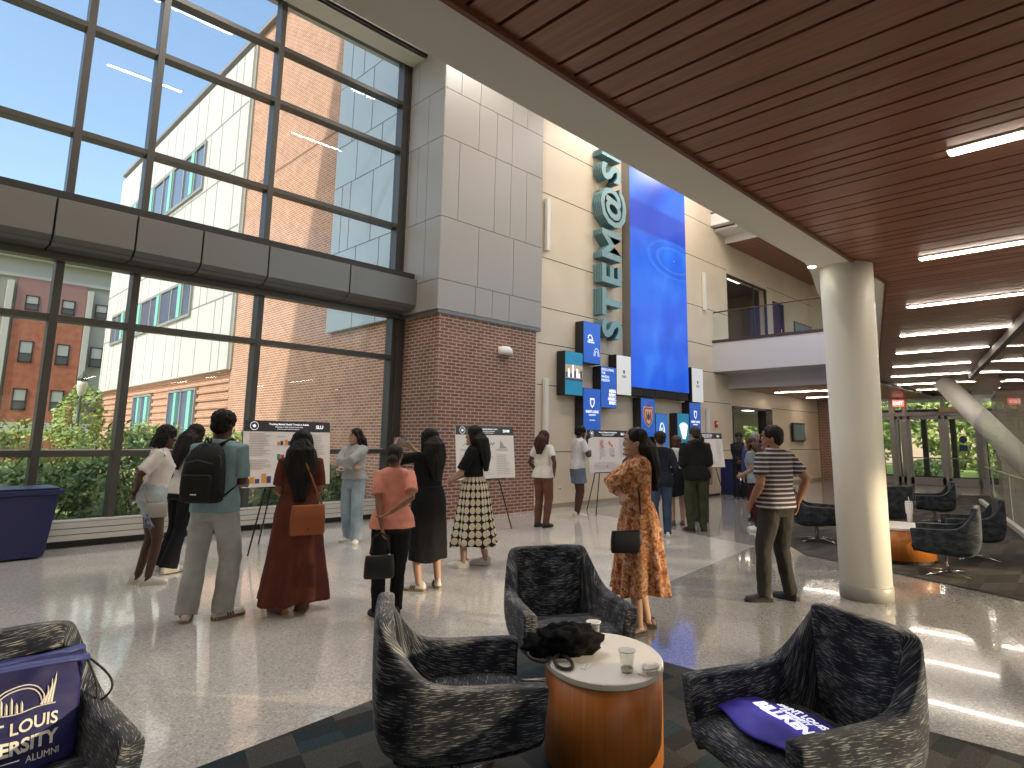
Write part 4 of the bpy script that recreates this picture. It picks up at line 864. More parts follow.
MB().tube(loop((-.14, -.12), .07, .04, .03, .010, 0, 2*pi*.95, 1.0), .008, 8).tube(loop((-.19, .0), .05, .035, .04, .012, 0, 2*pi*.9, 2.0), .008, 8).build('cord', mat('black_cord', (.015, .015, .015), .6), t, smooth=True)
# blue shirt / bag on chair D
def uvquad(name, f, nu, nv, m_, parent, thick=.006, sub=1):
    P = [[Vector(f(i/nu, j/nv)) for j in range(nv+1)] for i in range(nu+1)]; U = [[(i/nu, j/nv) for j in range(nv+1)] for i in range(nu+1)]
    o = grid_mesh(name, P, U, m_, parent, sub); s_ = o.modifiers.new('solid', 'SOLIDIFY'); s_.thickness = thick; return o
M_VIO = mat('royal_blue_cloth', (.07, .055, .50), .6, spec=.25, fn=noisy((.055, .045, .42), (.09, .07, .58), 9, 3, bmp=.2))
M_NAVY = mat('navy_bag_cloth', (.022, .022, .13), .6, spec=.3, fn=noisy((.012, .012, .075), (.022, .022, .125), 7, 4, (1, 1, 3), bmp=.3))
D = chairs['D']; t = thing('folded_shirt', 'royal blue folded cloth bag with white lettering on the chair seat', 'bag', (D.location.x, D.location.y, .012+.437*.92), D.rotation_euler.z)
def dz(x, y): return .012+.010*noise.noise(Vector((x*14, y*9, 1)))+.012*abs(noise.noise(Vector((x*6+3, y*5, 2))))
def fD(u, v):
    x = .18-.34*v+.05*(u-.5); y = (.16-.40*u)*(1-.25*v)-.02*v; return (x, y, .006+dz(x, y)+.012*(1 if .05 < u < .95 and .05 < v < .95 else 0))
def fD(u, v):
    # long axis v runs across the seat (y), short axis u runs front-back (x)
    y = .21-.50*v; wdt = .13+.055*sin(pi*min(1, v*1.15)); x = .06+(u-.5)*2*wdt*(1-.15*v)+.04*v; return (x, y, .004+dz(x, y)+.020*sin(pi*u)**.5*sin(pi*min(.97, max(.03, v)))**.3)
bag = uvquad('cloth_body', fD, 16, 22, M_VIO, t, .01)
MB().tube([(-.03, .20, .03), (.06, .225, .035), (.17, .20, .028)], [.016, .024, .014], 10, flat=.7).tube([(.0, .16, .042), (.03, .21, .05), (.02, .235, .035)], [.008, .013, .008], 8).build('rolled_edge', M_VIO, t, smooth=True)
m = MB()
def on_cloth(txt, size, x0, yc, bold):       # lettering draped over the cloth: baseline runs along -y
    vs, fs = text_mesh(txt, size, .001, 'CENTER', bold); out = []
    for vx, vy, vz in vs:
        x, y = x0-vy, yc+vx; v = (.21-y)/.50; w_ = .13+.055*sin(pi*min(1, v*1.15)); u = ((x-.04*v-.06)/(2*w_*(1-.15*v)))+.5
        p = fD(min(.98, max(.02, u)), v); out.append((x, y, p[2]+.018+vz))
    m.add(out, fs)
on_cloth('SAINT LOUIS', .045, .0, -.02, .001); on_cloth('UNIVERSITY', .03, .03, -.02, .001); on_cloth('BILLIKEN', .075, .095, -.03, .004)
m.build('lettering', M_INK, t)
# navy drawstring bag leaning in chair A
A = chairs['A']; t = thing('drawstring_bag', 'navy university drawstring bag with white skyline print leaning in the nearest chair', 'bag', (A.location.x+.03, A.location.y, .012+.437*.92), A.rotation_euler.z)
def fA(side):
    def f(u, v):
        y = (u-.5)*.50*(1-.12*(1-v)); z = .012+.315*v; lean = -.34*z/.36*.5; bul = .055*sin(pi*u)**.7*(1-.55*v)*(1 if side > 0 else .35)
        wr = .006*noise.noise(Vector((u*9, v*7, side*3)))
        return (-.05+lean+side*bul+wr+(.012*side), y, z+.01*noise.noise(Vector((u*6, side, 2)))*v)
    return f
uvquad('front_panel', fA(1), 20, 16, M_NAVY, t, .006); uvquad('back_panel', fA(-1), 20, 16, M_NAVY, t, .006)
def hem(side, z0, off): return [(-.05-.34*.5*z0/.36+side*.02+off, (k/8-.5)*.51, z0+.02+.012*sin(pi*k/8)*side) for k in range(9)]
MB().tube(hem(1, .285, .02), .026, 8, flat=.45).tube(hem(-1, .305, .0), .026, 8, flat=.4).build('gathered_hem', mat('navy_hem', (.035, .05, .22), .5), t, smooth=True)
MB().box((-.19, -.19, .27), (-.165, .19, .30)).build('inner_paper', mat('kraft_paper', (.7, .5, .35), .8), t)
MB().tube([(-.15+.12*sin(i/16*pi)*.9, .245+.07*sin(i/16*pi), .31-.2*i/16) for i in range(17)], .0042, 6).tube([(-.15+.10*i/16, .245+.04*sin(i/16*pi), .31-.28*i/16) for i in range(17)], .0042, 6).build('cord', mat('black_cord', (0, 0, 0)), t, smooth=True)
MB().ell((-.15, .245, .305), (.012, .012, .012)).build('cord_lock', M_CHROME, t, smooth=True)
m = MB()
def onbag(p, off=.004):       # p = (across, up, _) in metres on the bag front
    u = min(.985, max(.015, p[0]/.48+.5)); v = min(.99, max(.0, p[1]/.345)); q = fA(1)(u, v); return (q[0]+off+(p[2] if len(p) > 2 else 0), q[1], q[2])
def bag_text(txt, size, cx, z, bold=0):
    vs, fs = text_mesh(txt, size, .0006, 'CENTER', bold); m.add([onbag((v[0]+cx, v[1]+z, v[2])) for v in vs], fs)
bag_text('SAINT LOUIS', .052, .02, .125, .001); bag_text('UNIVERSITY', .056, .02, .066, .002); bag_text('ALUMNI', .028, .13, .03)
m.tube([onbag((-.14+.02*k, .045)) for k in range(11)], .002, 4)
for s_ in (.078, .068): m.tube([onbag((.05+s_*cos(a), .19+s_*1.05*sin(a))) for a in [pi*i/16 for i in range(17)]], .0022, 5)
rr = random.Random(8)
for k in range(16):
    x_ = -.15+.014*k; h_ = .02+.05*rr.random()*(1-abs(k-8)/10); m.tube([onbag((x_, .19)), onbag((x_, .19+h_)), onbag((x_, .20+h_))], [.0042, .0042, .0008], 4)
for k in range(4): m.tube([onbag((.115+.010*k, .19)), onbag((.125+.010*k, .205+.018*k)), onbag((.122+.012*k, .225+.02*k))], [.005, .004, .001], 5)
m.tube([onbag((-.16+.02*k, .187)) for k in range(17)], .002, 4)
m.build('print', mat('bag_ink', (.75, .73, .7), .6), t)
# tumbler on the far table
t = thing('tumbler', 'white insulated tumbler with straw on the far white table', 'tumbler', (10.0, 2.42, .475)); 
MB().lathe([(.035, .0), (.036, .10), (.048, .12), (.05, .25), (.047, .262)], n=20).build('body', M_WHITE, t, smooth=True); MB().lathe([(.048, .262), (.046, .28), (.01, .283)], n=20).build('lid', mat('tumbler_lid', (.7, .7, .68), .2), t, smooth=True)
MB().tube([(.015, 0, .28), (.02, .005, .34)], .005, 8).build('straw', M_WHITE, t); MB().tube([(.045, 0, .22), (.085, 0, .2), (.085, 0, .12), (.04, 0, .1)], .009, 8).build('handle', M_WHITE, t, smooth=True)
# ================================================================ PEOPLE
def remesh(mb, name, voxel, smooth, mats, parent, disp=None, sub=False):
    me = mb.mesh('tmp'); o = bpy.data.objects.new('tmp', me); COL.objects.link(o)
    r = o.modifiers.new('r', 'REMESH'); r.mode = 'VOXEL'; r.voxel_size = voxel
    if smooth: s_ = o.modifiers.new('s', 'SMOOTH'); s_.factor = .5; s_.iterations = smooth
    out = bpy.data.meshes.new_from_object(o.evaluated_get(bpy.context.evaluated_depsgraph_get()))
    bpy.data.objects.remove(o); bpy.data.meshes.remove(me); out.name = name; out.materials.clear()
    for m in (mats if isinstance(mats, list) else [mats]): out.materials.append(m)
    if disp:
        nr = [v.normal.copy() for v in out.vertices]
        for v, n in zip(out.vertices, nr): v.co += n*disp(v.co)
    for p in out.polygons: p.use_smooth = True
    ob = bpy.data.objects.new(name, out); COL.objects.link(ob); ob.parent = parent; return ob
def skin_mat(c): 
    return mat('skin_%d' % int(c[0]*1000), c, .5, spec=.35, fn=lambda nt, b: (b.inputs['Subsurface Weight'].__setattr__('default_value', .0)))
def cloth_mat(name, c, rough=.85, fn=None): return mat('cloth_'+name, c, rough, spec=.2, fn=fn or noisy(tuple(x*.82 for x in c), tuple(min(1, x*1.12) for x in c), 5, 4, bmp=.15))
def hair_mat(c): return mat('hair_%d' % int(c[0]*10000), c, .6, spec=.22, fn=noisy(tuple(x*.4 for x in c), tuple(x*1.25 for x in c), 30, 3, (1.5, 1.5, .12), .4))
def ik(a, c, l1, l2, pole):
    a, c = Vector(a), Vector(c); d = c-a; L = min(d.length, (l1+l2)*.998); d.normalize(); c = a+d*L
    x = (l1*l1-l2*l2+L*L)/(2*L); h = math.sqrt(max(0, l1*l1-x*x)); p = Vector(pole); p = (p-d*p.dot(d)).normalized()
    return a+d*x+p*h, c
def person(label, x, y, heading, h=1.7, fem=True, skin=(.3, .16, .1), hair=('long', (.012, .01, .009)), top=('tee', 'white', (.7, .7, .68)), bottom=('pants', 'black', (.01, .01, .012)),
           shoes=((.7, .7, .68), (.75, .75, .72)), hands=None, feet=None, lean=0, look=(0, 0), vox=.010, build=1.0, seated=False, poles=None, z0=0, curl=.5, neckline=None):
    s = h/1.7; t = thing('person', label, 'person', (x, y, z0), R(heading)); t.scale = (s, s, s)
    sw = .158 if fem else .185; B = build
    px = 0.0; ph = .93 if not seated else .56
    LM = Matrix.Translation((px, 0, ph)) @ Matrix.Rotation(R(lean), 4, 'Y') @ Matrix.Translation((0, 0, -.93))
    T = lambda p: LM @ Vector(p)
    def rings(spec, ease=0, ztop=9, zbot=-9, fold=0, n=28):
        rs = []
        for (z, w_, df, db, cx) in spec:
            if z > ztop or z < zbot: continue
            ring = []
            for i in range(n):
                a = 2*pi*i/n; d = df if cos(a) > 0 else db; e = 2.3
                cs, sn = cos(a), sin(a); k = (abs(cs)**e+abs(sn)**e)**(-1/e)
                ring.append(T((cx+cs*k*(d+ease), sn*k*(w_+ease), z)))
            rs.append(ring)
        return rs
    if fem: TS = [(.80, .15, .09, .10, -.005), (.88, .172*B, .10*B, .125*B, -.01), (.96, .16*B, .098*B, .115*B, -.005), (1.06, .125*B, .09*B, .085*B, 0), (1.16, .135*B, .10*B, .085, 0), (1.26, .15, .125*B, .09, 0), (1.34, .155, .105, .09, -.005), (1.40, .15, .08, .08, -.01), (1.435, .11, .062, .068, -.012), (1.455, .065, .055, .06, -.012)]
    else: TS = [(.80, .15, .09, .09, 0), (.88, .165*B, .10*B, .11*B, 0), (.96, .162*B, .105*B, .10*B, 0), (1.06, .155*B, .11*B, .09*B, 0), (1.18, .165*B, .115*B, .095*B, 0), (1.28, .18, .12, .10, 0), (1.36, .185, .10, .098, -.005), (1.41, .17, .08, .085, -.01), (1.445, .115, .065, .07, -.012), (1.465, .07, .058, .062, -.012)]
    S_ = {}; E_ = {}; W_ = {}; SD = {'L': 1, 'R': -1}
    hands = hands or {}; poles = poles or {}
    for k, sg in SD.items():
        S_[k] = T((-.01, sg*sw, 1.385)); tgt = hands.get(k, (.03, sg*.235, .86))
        E_[k], W_[k] = ik(S_[k], tgt, .285, .25, poles.get(k, (-.8, sg*.28, -.4)))
    ft = feet or {'L': (.02, .09, 5), 'R': (.02, -.09, -5)}
    Hh, K_, A_, FD = {}, {}, {}, {}
    for k, sg in SD.items():
        Hh[k] = Vector((0, sg*.088, ph-.05)); f = ft[k]; A_[k] = Vector((f[0]-.03, f[1], f[3] if len(f) > 3 else .085)); FD[k] = Vector((cos(R(f[2])), sin(R(f[2])), 0))
        K_[k], A_[k] = ik(Hh[k], A_[k], .41, .395, FD[k]+Vector((0, 0, .3*(1 if seated else 0))))
    # ---- body
    m = MB(); ar = 1.0 if fem else 1.15
    m.rings(rings(TS))
    nk = T((-.005, 0, 1.42)); hd0 = T((.012, 0, 1.50))
    m.tube([nk, (nk+hd0)/2, hd0+Vector((0, 0, .03))], [.062, .055 if fem else .062, .055 if fem else .06], 14)
    HM = Matrix.Translation(T((.018, 0, 1.575))) @ Matrix.Rotation(R(look[0]), 4, 'Z') @ Matrix.Rotation(R(look[1]), 4, 'Y')
    HR = [(-.118, .022, .072, -.03, 0), (-.108, .040, .086, -.01, 0), (-.085, .054, .092, .03, 0), (-.055, .063, .093, .06, 0), (-.02, .069, .091, .082, 0), (0.005, .072, .088, .092, 0), (.035, .075, .093, .098, 0), (.065, .071, .087, .097, 0), (.09, .058, .068, .082, 0), (.108, .036, .04, .055, 0), (.116, .012, .012, .02, 0)]
    hr = []
    for (z, w_, xf_, xb, _) in HR:
        hr.append([HM @ Vector((cos(a)*(xf_ if cos(a) > 0 else abs(xb))+(0 if xb > 0 else .03), sin(a)*w_, z)) for a in [2*pi*i/20 for i in range(20)]])
    m.rings(hr)
    m.rings([[HM @ Vector((px_, w_*sg, z)) for px_, sg in ((.078, 1), (tip, .35), (tip, -.35), (.078, -1))] for z, tip, w_ in ((.022, .094, .008), (-.005, .106, .011), (-.026, .116, .016), (-.034, .104, .014))])
    for sg in (1, -1): m.ell(tuple(HM @ Vector((-.005, sg*.076, -.012))), (.017, .010, .030), 8, 6); m.ell(tuple(HM @ Vector((.068, sg*.028, -.055))), (.02, .022, .02), 8, 6)
    m.ell(tuple(HM @ Vector((.088, 0, -.062))), (.014, .022, .010), 8, 6); m.ell(tuple(HM @ Vector((.078, 0, .03))), (.016, .05, .010), 8, 6)
    for k, sg in SD.items():
        m.tube([T((-.01, sg*(sw-.05), 1.39)), S_[k], S_[k].lerp(E_[k], .4), E_[k], E_[k].lerp(W_[k], .3), W_[k]], [.05*ar, .052*ar, .045*ar*B**.5, .036*ar, .038*ar, .024*ar], 12)
        # hand
        d = (W_[k]-E_[k]).normalized(); up = Vector((0, sg, 0)); side = d.cross(up)
        if side.length < .3: up = Vector((1, 0, 0)); side = d.cross(up)
        side.normalize(); nrm = side.cross(d).normalized()            # nrm: back of hand, side: thumb direction
        if side.x < 0 and abs(d.z) > .5: side = -side
        if side.z < 0 and abs(d.z) <= .5: side = -side
        p0 = W_[k]; p1 = p0+d*.085; inw = -nrm if (nrm.y*sg > 0) else nrm
        m.rings([[c_+side*cos(a)*w_+nrm*sin(a)*th_ for a in [2*pi*i/10 for i in range(10)]] for c_, w_, th_ in ((p0, .024, .018), (p0+d*.03, .036, .016), (p0+d*.06, .041, .015), (p1, .040, .012))])
        for q, ln in zip((-1.5, -.5, .5, 1.5), (.058, .07, .076, .066)):
            b0 = p0+d*.075+side*q*.0205; d1 = (d+inw*curl+side*q*.05).normalized(); d2 = (d+inw*curl*2.4).normalized()
            m.tube([b0, b0+d*.018+inw*.002, b0+d*.018+d1*ln*.5, b0+d*.018+d1*ln*.5+d2*ln*.45], [.0095, .0092, .0085, .0065], 8)
        th0 = p0+d*.025+side*.028; m.tube([th0, th0+(d*.6+side*.75+inw*.3)*.034, th0+(d*.9+side*.75+inw*.6)*.058], [.012, .0105, .008], 8)
        # leg and foot
        m.tube([Hh[k]+Vector((0, 0, .04)), Hh[k].lerp(K_[k], .3), K_[k], K_[k].lerp(A_[k], .3), A_[k]-Vector((0, 0, .01))], [.088*B, .078*B, .054, .053, .036], 14)
        m.tube([A_[k]-FD[k]*.03-Vector((0, 0, .03)), A_[k]+FD[k]*.05-Vector((0, 0, .045)), A_[k]+FD[k]*.14-Vector((0, 0, .06))], [.038, .034, .024], 10, flat=.8)
    if not (top[0] in ('none',)): pass
    body = remesh(m, 'body', vox, 2, skin_mat(skin), t)
    # ---- face details
    ew = MB(); ei = MB(); eb = MB()
    for sg in (1, -1):
        e = HM @ Vector((.0865, sg*.031, .002)); ew.ell(tuple(e), (.0095, .0135, .0068), 10, 6); e2 = HM @ Vector((.0925, sg*.031, .002)); ei.ell(tuple(e2), (.0045, .006, .006), 8, 6)
        eb.tube([HM @ Vector((.092, sg*.014, .026)), HM @ Vector((.092, sg*.032, .031)), HM @ Vector((.078, sg*.05, .024))], [.003, .004, .002], 6)
    eo = ew.build('eyes', mat('eye_white', (.55, .53, .5), .3), t, smooth=True); ei.build('iris', mat('iris_dark', (.02, .012, .01), .2), eo, smooth=True)
    eb.build('eyebrows', mat('brow_dark', (.015, .012, .01), .8), t, smooth=True)
    MB().ell(tuple(HM @ Vector((.0985, 0, -.0595))), (.006, .021, .0048), 10, 6).ell(tuple(HM @ Vector((.0965, 0, -.068))), (.007, .018, .005), 10, 6).build('lips', mat('lips_%d' % int(skin[0]*100), (skin[0]*.85, skin[1]*.5, skin[2]*.5), .4), t, smooth=True)
    # ---- hair
    hs, hc = hair; hm = hair_mat(hc); m = MB()
    H = lambda p: tuple(HM @ Vector(p))
    def capell(c, r):
        k0 = len(m.v); m.ell((0, 0, 0), r, 18, 12); m.xf(HM @ Matrix.Translation(c), k0)
    if hs in ('short', 'crop'):
        g = .012 if hs == 'short' else .005; capell((-.018, 0, .04), (.092+g, .077+g, .082+g)); capell((-.05, 0, -.01), (.055+g, .068+g*.7, .075)); amp = .005
    elif hs == 'curly': capell((-.015, 0, .05), (.108, .098, .09)); capell((-.045, 0, .0), (.07, .085, .08)); amp = .014
    elif hs == 'twists':
        capell((-.012, 0, .045), (.106, .095, .092)); amp = .010
        for i in range(16):
            a = R(75+i*14); r0 = .088; m.tube([H((cos(a)*r0*.9-.01, sin(a)*.085, .03)), H((cos(a)*.105-.01, sin(a)*.10, -.05)), H((cos(a)*.10-.015, sin(a)*.095, -.125-.01*(i % 3)))], [.017, .015, .011], 6)
    elif hs == 'bun': capell((-.02, 0, .035), (.095, .082, .088)); capell((-.055, 0, -.01), (.052, .07, .07)); capell((-.115, 0, -.045), (.045, .055, .045)); amp = .004
    elif hs == 'bob': capell((-.022, 0, .03), (.105, .094, .096)); capell((-.035, 0, -.05), (.075, .098, .075)); amp = .008
    else:
        capell((-.016, 0, .040), (.103, .088, .090)); capell((-.055, 0, -.01), (.065, .084, .09)); amp = .005
        L = {'long': .44, 'mid': .30, 'longer': .56, 'pony': .42, 'longback': .42}[hs]; rs = []; n_ = 9
        for i in range(n_+1):
            f = i/n_; z = .065-f*(L+.065); ts = .45+.55*min(1, f*4.5); wv = ts*(.088+(.062 if hs == 'longer' else .04)*sin(pi*min(1, f*1.15)))*(1-.35*max(0, f-.55)/.45) if hs != 'pony' else (.085*(1-f)**2+.045*(1-max(0, f-.7)))
            dp = ts*(.078*(1-f)+.045*(1-.5*f)); cx = -.045-.062*min(1, f*1.6)-.03*f
            c_ = T((0, 0, 0)); hp = HM @ Vector((cx, 0, z)); tp = T((cx-.018, 0, 1.575+z)); cc_ = hp.lerp(tp, min(1, f*1.5)); yv = (HM.to_3x3() @ Vector((0, 1, 0))).lerp(Vector((0, 1, 0)), min(1, f*1.5)); xv = (HM.to_3x3() @ Vector((1, 0, 0))).lerp(Vector((1, 0, 0)), min(1, f*1.5))
            rs.append([cc_+yv*sin(a)*wv*(1+.06*sin(5*a+f*3))+xv*cos(a)*dp*(1+.08*sin(7*a)) for a in [2*pi*j/24 for j in range(24)]])
        m.rings(rs)
        for sg in (1, -1):
            if hs not in ('pony', 'longback'): m.tube([H((.03, sg*.066, .07)), H((.012, sg*.086, .0)), H((-.012, sg*.092, -.10)), tuple(T((-.03, sg*.085, 1.575-.10-.1)))], [.022, .024, .028, .022], 8)
    sc = 55
    remesh(m, 'hair', max(.006, vox*.75), 2, hm, t, lambda c_: amp*noise.noise(Vector((c_.x*sc, c_.y*sc, c_.z*(9 if hs not in ('curly', 'twists') else 40)))))
    # ---- clothes
    def wr(a_, sz=9):
        return lambda c_: a_*noise.noise(Vector((c_.x*sz, c_.y*sz, c_.z*sz*.6+3)))+a_*.5*noise.noise(Vector((c_.x*sz*2.6, c_.y*sz*2.6, c_.z*sz*1.6)))
    kind, nm, col = top[:3]; tm = top[3] if len(top) > 3 else cloth_mat(nm, col); ea = {'tee': .016, 'crop': .012, 'polo': .018, 'sweat': .028, 'hoodie': .028, 'dress': .014, 'vest': .02, 'blouse': .02}[kind]
    zb = {'tee': .86, 'crop': 1.02, 'polo': .88, 'sweat': .93, 'hoodie': .82, 'dress': .93, 'vest': .80, 'blouse': .90}[kind]
    sl = {'tee': .62, 'crop': .85, 'polo': .70, 'sweat': 1.95, 'hoodie': 1.95, 'dress': .75, 'vest': 1.6, 'blouse': 1.95}[kind]
    if len(top) > 4: sl = top[4]
    if bottom[0] == 'skirt': zb = 1.0
    m = MB(); TT = [r for r in TS if r[0] >= zb-.02]; TT = [(zb, TT[0][1]*1.02, TT[0][2]*1.03, TT[0][3]*1.03, TT[0][4])]+TT
    if neckline: TT = [r for r in TT if r[0] <= neckline]
    TT = [(z, w_+e_, df+e_, db+e_, cx) for (z, w_, df, db, cx) in TT for e_ in [(.016 if z < 1.0 and kind != 'dress' else .004)]]
    m.rings(rings(TT, ea))
    for k, sg in SD.items():
        pts = [T((-.01, sg*(sw-.06), 1.385)), S_[k]+Vector((0, 0, .004))]; rr_ = [.048*ar+ea*.4, .05*ar+ea*.5]
        if sl <= 1: pts += [S_[k].lerp(E_[k], sl*.5), S_[k].lerp(E_[k], sl)]; rr_ += [.048*ar*B**.5+ea*.8, .046*ar*B**.5+ea*1.1]
        else: pts += [S_[k].lerp(E_[k], .5), E_[k], E_[k].lerp(W_[k], (sl-1)*.5), E_[k].lerp(W_[k], sl-1)]; rr_ += [.048*ar+ea, .042*ar+ea, .042*ar+ea*.9, .03*ar+ea*.8]
        m.tube(pts, rr_, 14)
    if kind in ('hoodie',):
        k0 = len(m.v); m.ell((0, 0, 0), (.075, .10, .055), 14, 8); m.xf(Matrix.Translation(T((-.085, 0, 1.44))), k0)
    if kind in ('polo',): m.tube([T((.03, 0, 1.455)), T((-.012, 0, 1.475))], [.07, .068], 14)
    cvx = max(.008, vox)
    if kind != 'dress': remesh(m, {'tee': 't_shirt', 'crop': 'cropped_top', 'polo': 'polo_shirt', 'sweat': 'sweatshirt', 'hoodie': 'hooded_jacket', 'vest': 'jacket', 'blouse': 'blouse'}[kind], cvx, 3, tm, t, wr(.007 if kind != 'hoodie' else .011))
    bk, bn, bc = bottom[:3]; bmt = bottom[3] if len(bottom) > 3 else cloth_mat(bn, bc)
    if bk in ('skirt', 'dress'):
        hem, flare, folds = bottom[4] if len(bottom) > 4 else (.25, .12, 9)
        zt = 1.07; n = 72; rs = []; NN = 16; w0 = .13*B+.02; d0 = .10*B+.015
        fc = (Vector((ft['L'][0], ft['L'][1], 0))+Vector((ft['R'][0], ft['R'][1], 0)))/2
        for i in range(NN+1):
            f = i/NN; z = zt-(zt-hem)*f; fh = min(1, f*(zt-hem)/.2); w_ = w0+(.185*B-w0+.005)*sin(min(1, fh)*pi/2)+flare*f**1.2; d_ = d0+(.135*B-d0+.015)*sin(min(1, fh)*pi/2)+flare*1.0*f**1.2
            cx = fc.x*f; cy = fc.y*f; am = .13*f**.8*(1 if flare > .03 else .25)
            rs.append([Vector((cx-.008+cos(a)*d_*(1+am*sin(folds*a+1.5*sin(2*a))), cy+sin(a)*w_*(1+am*sin(folds*a+1.5*sin(2*a))), z-(0 if i < NN else .02*sin(3*a)))) if f > .12 else T((cos(a)*d_-.008, sin(a)*w_, z)) for a in [2*pi*j/n for j in range(n)]])
        rs.append([p*1.0+(Vector((fc.x, fc.y, p.z+.05))-p)*.25 for p in rs[-1]]); rs.append([p+(Vector((fc.x, fc.y, p.z+.3))-p)*.8 for p in rs[-1]])
        if bk == 'dress':
            m.rings(rs[:-2]); remesh(m, 'dress', cvx, 2, bmt, t, wr(.005))
        else: MB().rings(rs).build('skirt', bmt, t, smooth=True)
    else:
        m = MB(); wide = {'pants': (.098, .076, .060), 'slim': (.088, .060, .046), 'jeans': (.098, .074, .066), 'wide': (.104, .088, .086), 'shorts': (.112, .115, 0), 'flare': (.092, .066, .10)}[bk]
        m.rings(rings([r for r in TS if r[0] <= (1.08 if fem else 1.0)], .012))
        for k, sg in SD.items():
            if bk == 'shorts': e_ = Hh[k].lerp(K_[k], bottom[4] if len(bottom) > 4 else .5); m.tube([Hh[k]+Vector((0, 0, .03)), Hh[k].lerp(e_, .5), e_], [wide[0], wide[0], wide[1]], 18)
            else:
                an = A_[k]+Vector((0, 0, -.035)); m.tube([Hh[k]+Vector((0, 0, .03)), Hh[k].lerp(K_[k], .35), K_[k], K_[k].lerp(an, .5), an], [wide[0]*B, wide[0]*.95*B, wide[1], (wide[1]+wide[2])/2, wide[2]], 18)
        remesh(m, {'pants': 'trousers', 'slim': 'trousers', 'jeans': 'trousers', 'wide': 'jeans', 'shorts': 'shorts', 'flare': 'trousers'}[bk], cvx, 3, bmt, t, wr(.009, 11))
    # ---- shoes
    sc1, sc2 = shoes[:2]; stripe = len(shoes) > 2
    for k, sg in SD.items():
        d = FD[k]; a_ = A_[k]; zz = a_.z-.085; sd = Vector((-d.y, d.x, 0)); up_ = MB(); so = MB()
        prof = [(-.075, .026, .055), (-.06, .036, .085), (-.01, .038, .095), (.05, .043, .075), (.10, .048, .058), (.15, .045, .048), (.185, .03, .038)]
        up_.rings([[a_*1+d*x_+sd*cos(q)*w_+Vector((0, 0, -a_.z+zz+.012+hh*max(0, sin(q)))) if sin(q) > 0 else a_+d*x_+sd*cos(q)*w_+Vector((0, 0, -a_.z+zz+.012)) for q in [2*pi*i/14 for i in range(14)]] for x_, w_, hh in prof])
        u_ = up_.build('shoe', mat('shoe_%d_%d' % (int(sc1[0]*999), int(sc1[2]*999)), sc1, .5), t, smooth=True)
        pts = [(-.085, .0), (-.07, .034), (-.01, .041), (.05, .046), (.10, .051), (.155, .046), (.195, .02)]; poly = [a_+d*x_+sd*w_ for x_, w_ in pts]+[a_+d*x_-sd*w_ for x_, w_ in pts[::-1]]
        so.prism([(p.x, p.y) for p in poly], zz+.001, zz+.026); so.build('sole', mat('sole_%d_%d' % (int(sc2[0]*999), int(sc2[2]*999)), sc2, .6), u_)
        if stripe:
            st = MB()
            for q in range(3):
                for s2 in (1, -1): b_ = a_+d*(.035+.022*q)+sd*s2*.047; st.tube([b_+Vector((0, 0, -a_.z+zz+.028)), b_-sd*s2*.012+d*-.01+Vector((0, 0, -a_.z+zz+.06))], .006, 5)
            st.build('stripes', M_BLACK, u_)
    t['_'] = 0; del t['_']
    return dict(t=t, T=T, HM=HM, S=S_, E=E_, W=W_, s=s, M=Matrix.Translation((x, y, z0)) @ Matrix.Rotation(R(heading), 4, 'Z') @ Matrix.Scale(s, 4))
# fabrics with pattern
def stripe_fn(nt, b):
    tc = N(nt, 'TexCoord'); sp = N(nt, 'SeparateXYZ'); nt.links.new(tc.outputs['Object'], sp.inputs[0]); mu = N(nt, 'Math', operation='MULTIPLY'); mu.inputs[1].default_value = 23; nt.links.new(sp.outputs[2], mu.inputs[0])
    fr = N(nt, 'Math', operation='FRACT'); nt.links.new(mu.outputs[0], fr.inputs[0]); nt.links.new(ramp(nt, fr.outputs[0], [(0, (.05, .035, .04)), (.52, (.05, .035, .04)), (.55, (.42, .42, .46)), (.86, (.42, .42, .46)), (.9, (.11, .09, .10))], True), b.inputs['Base Color'])
def floral_fn(nt, b):
    co = coords(nt, (1, 1, 1)); n = N(nt, 'TexNoise', Scale=22.0, Detail=5, Distortion=1.2); nt.links.new(co, n.inputs[0]); v = N(nt, 'TexVoronoi', Scale=34.0); nt.links.new(co, v.inputs[0])
    mx = N(nt, 'MixRGB', blend_type='MIX'); nt.links.new(ramp(nt, v.outputs['Distance'], [(.15, (1, 1, 1)), (.3, (0, 0, 0))]), mx.inputs[0])
    nt.links.new(ramp(nt, n.outputs[0], [(.36, (.18, .055, .025)), (.46, (.42, .17, .075)), (.56, (.52, .26, .13)), (.64, (.64, .44, .29))]), mx.inputs[1]); mx.inputs[2].default_value = (.27, .07, .02, 1); nt.links.new(mx.outputs[0], b.inputs['Base Color'])
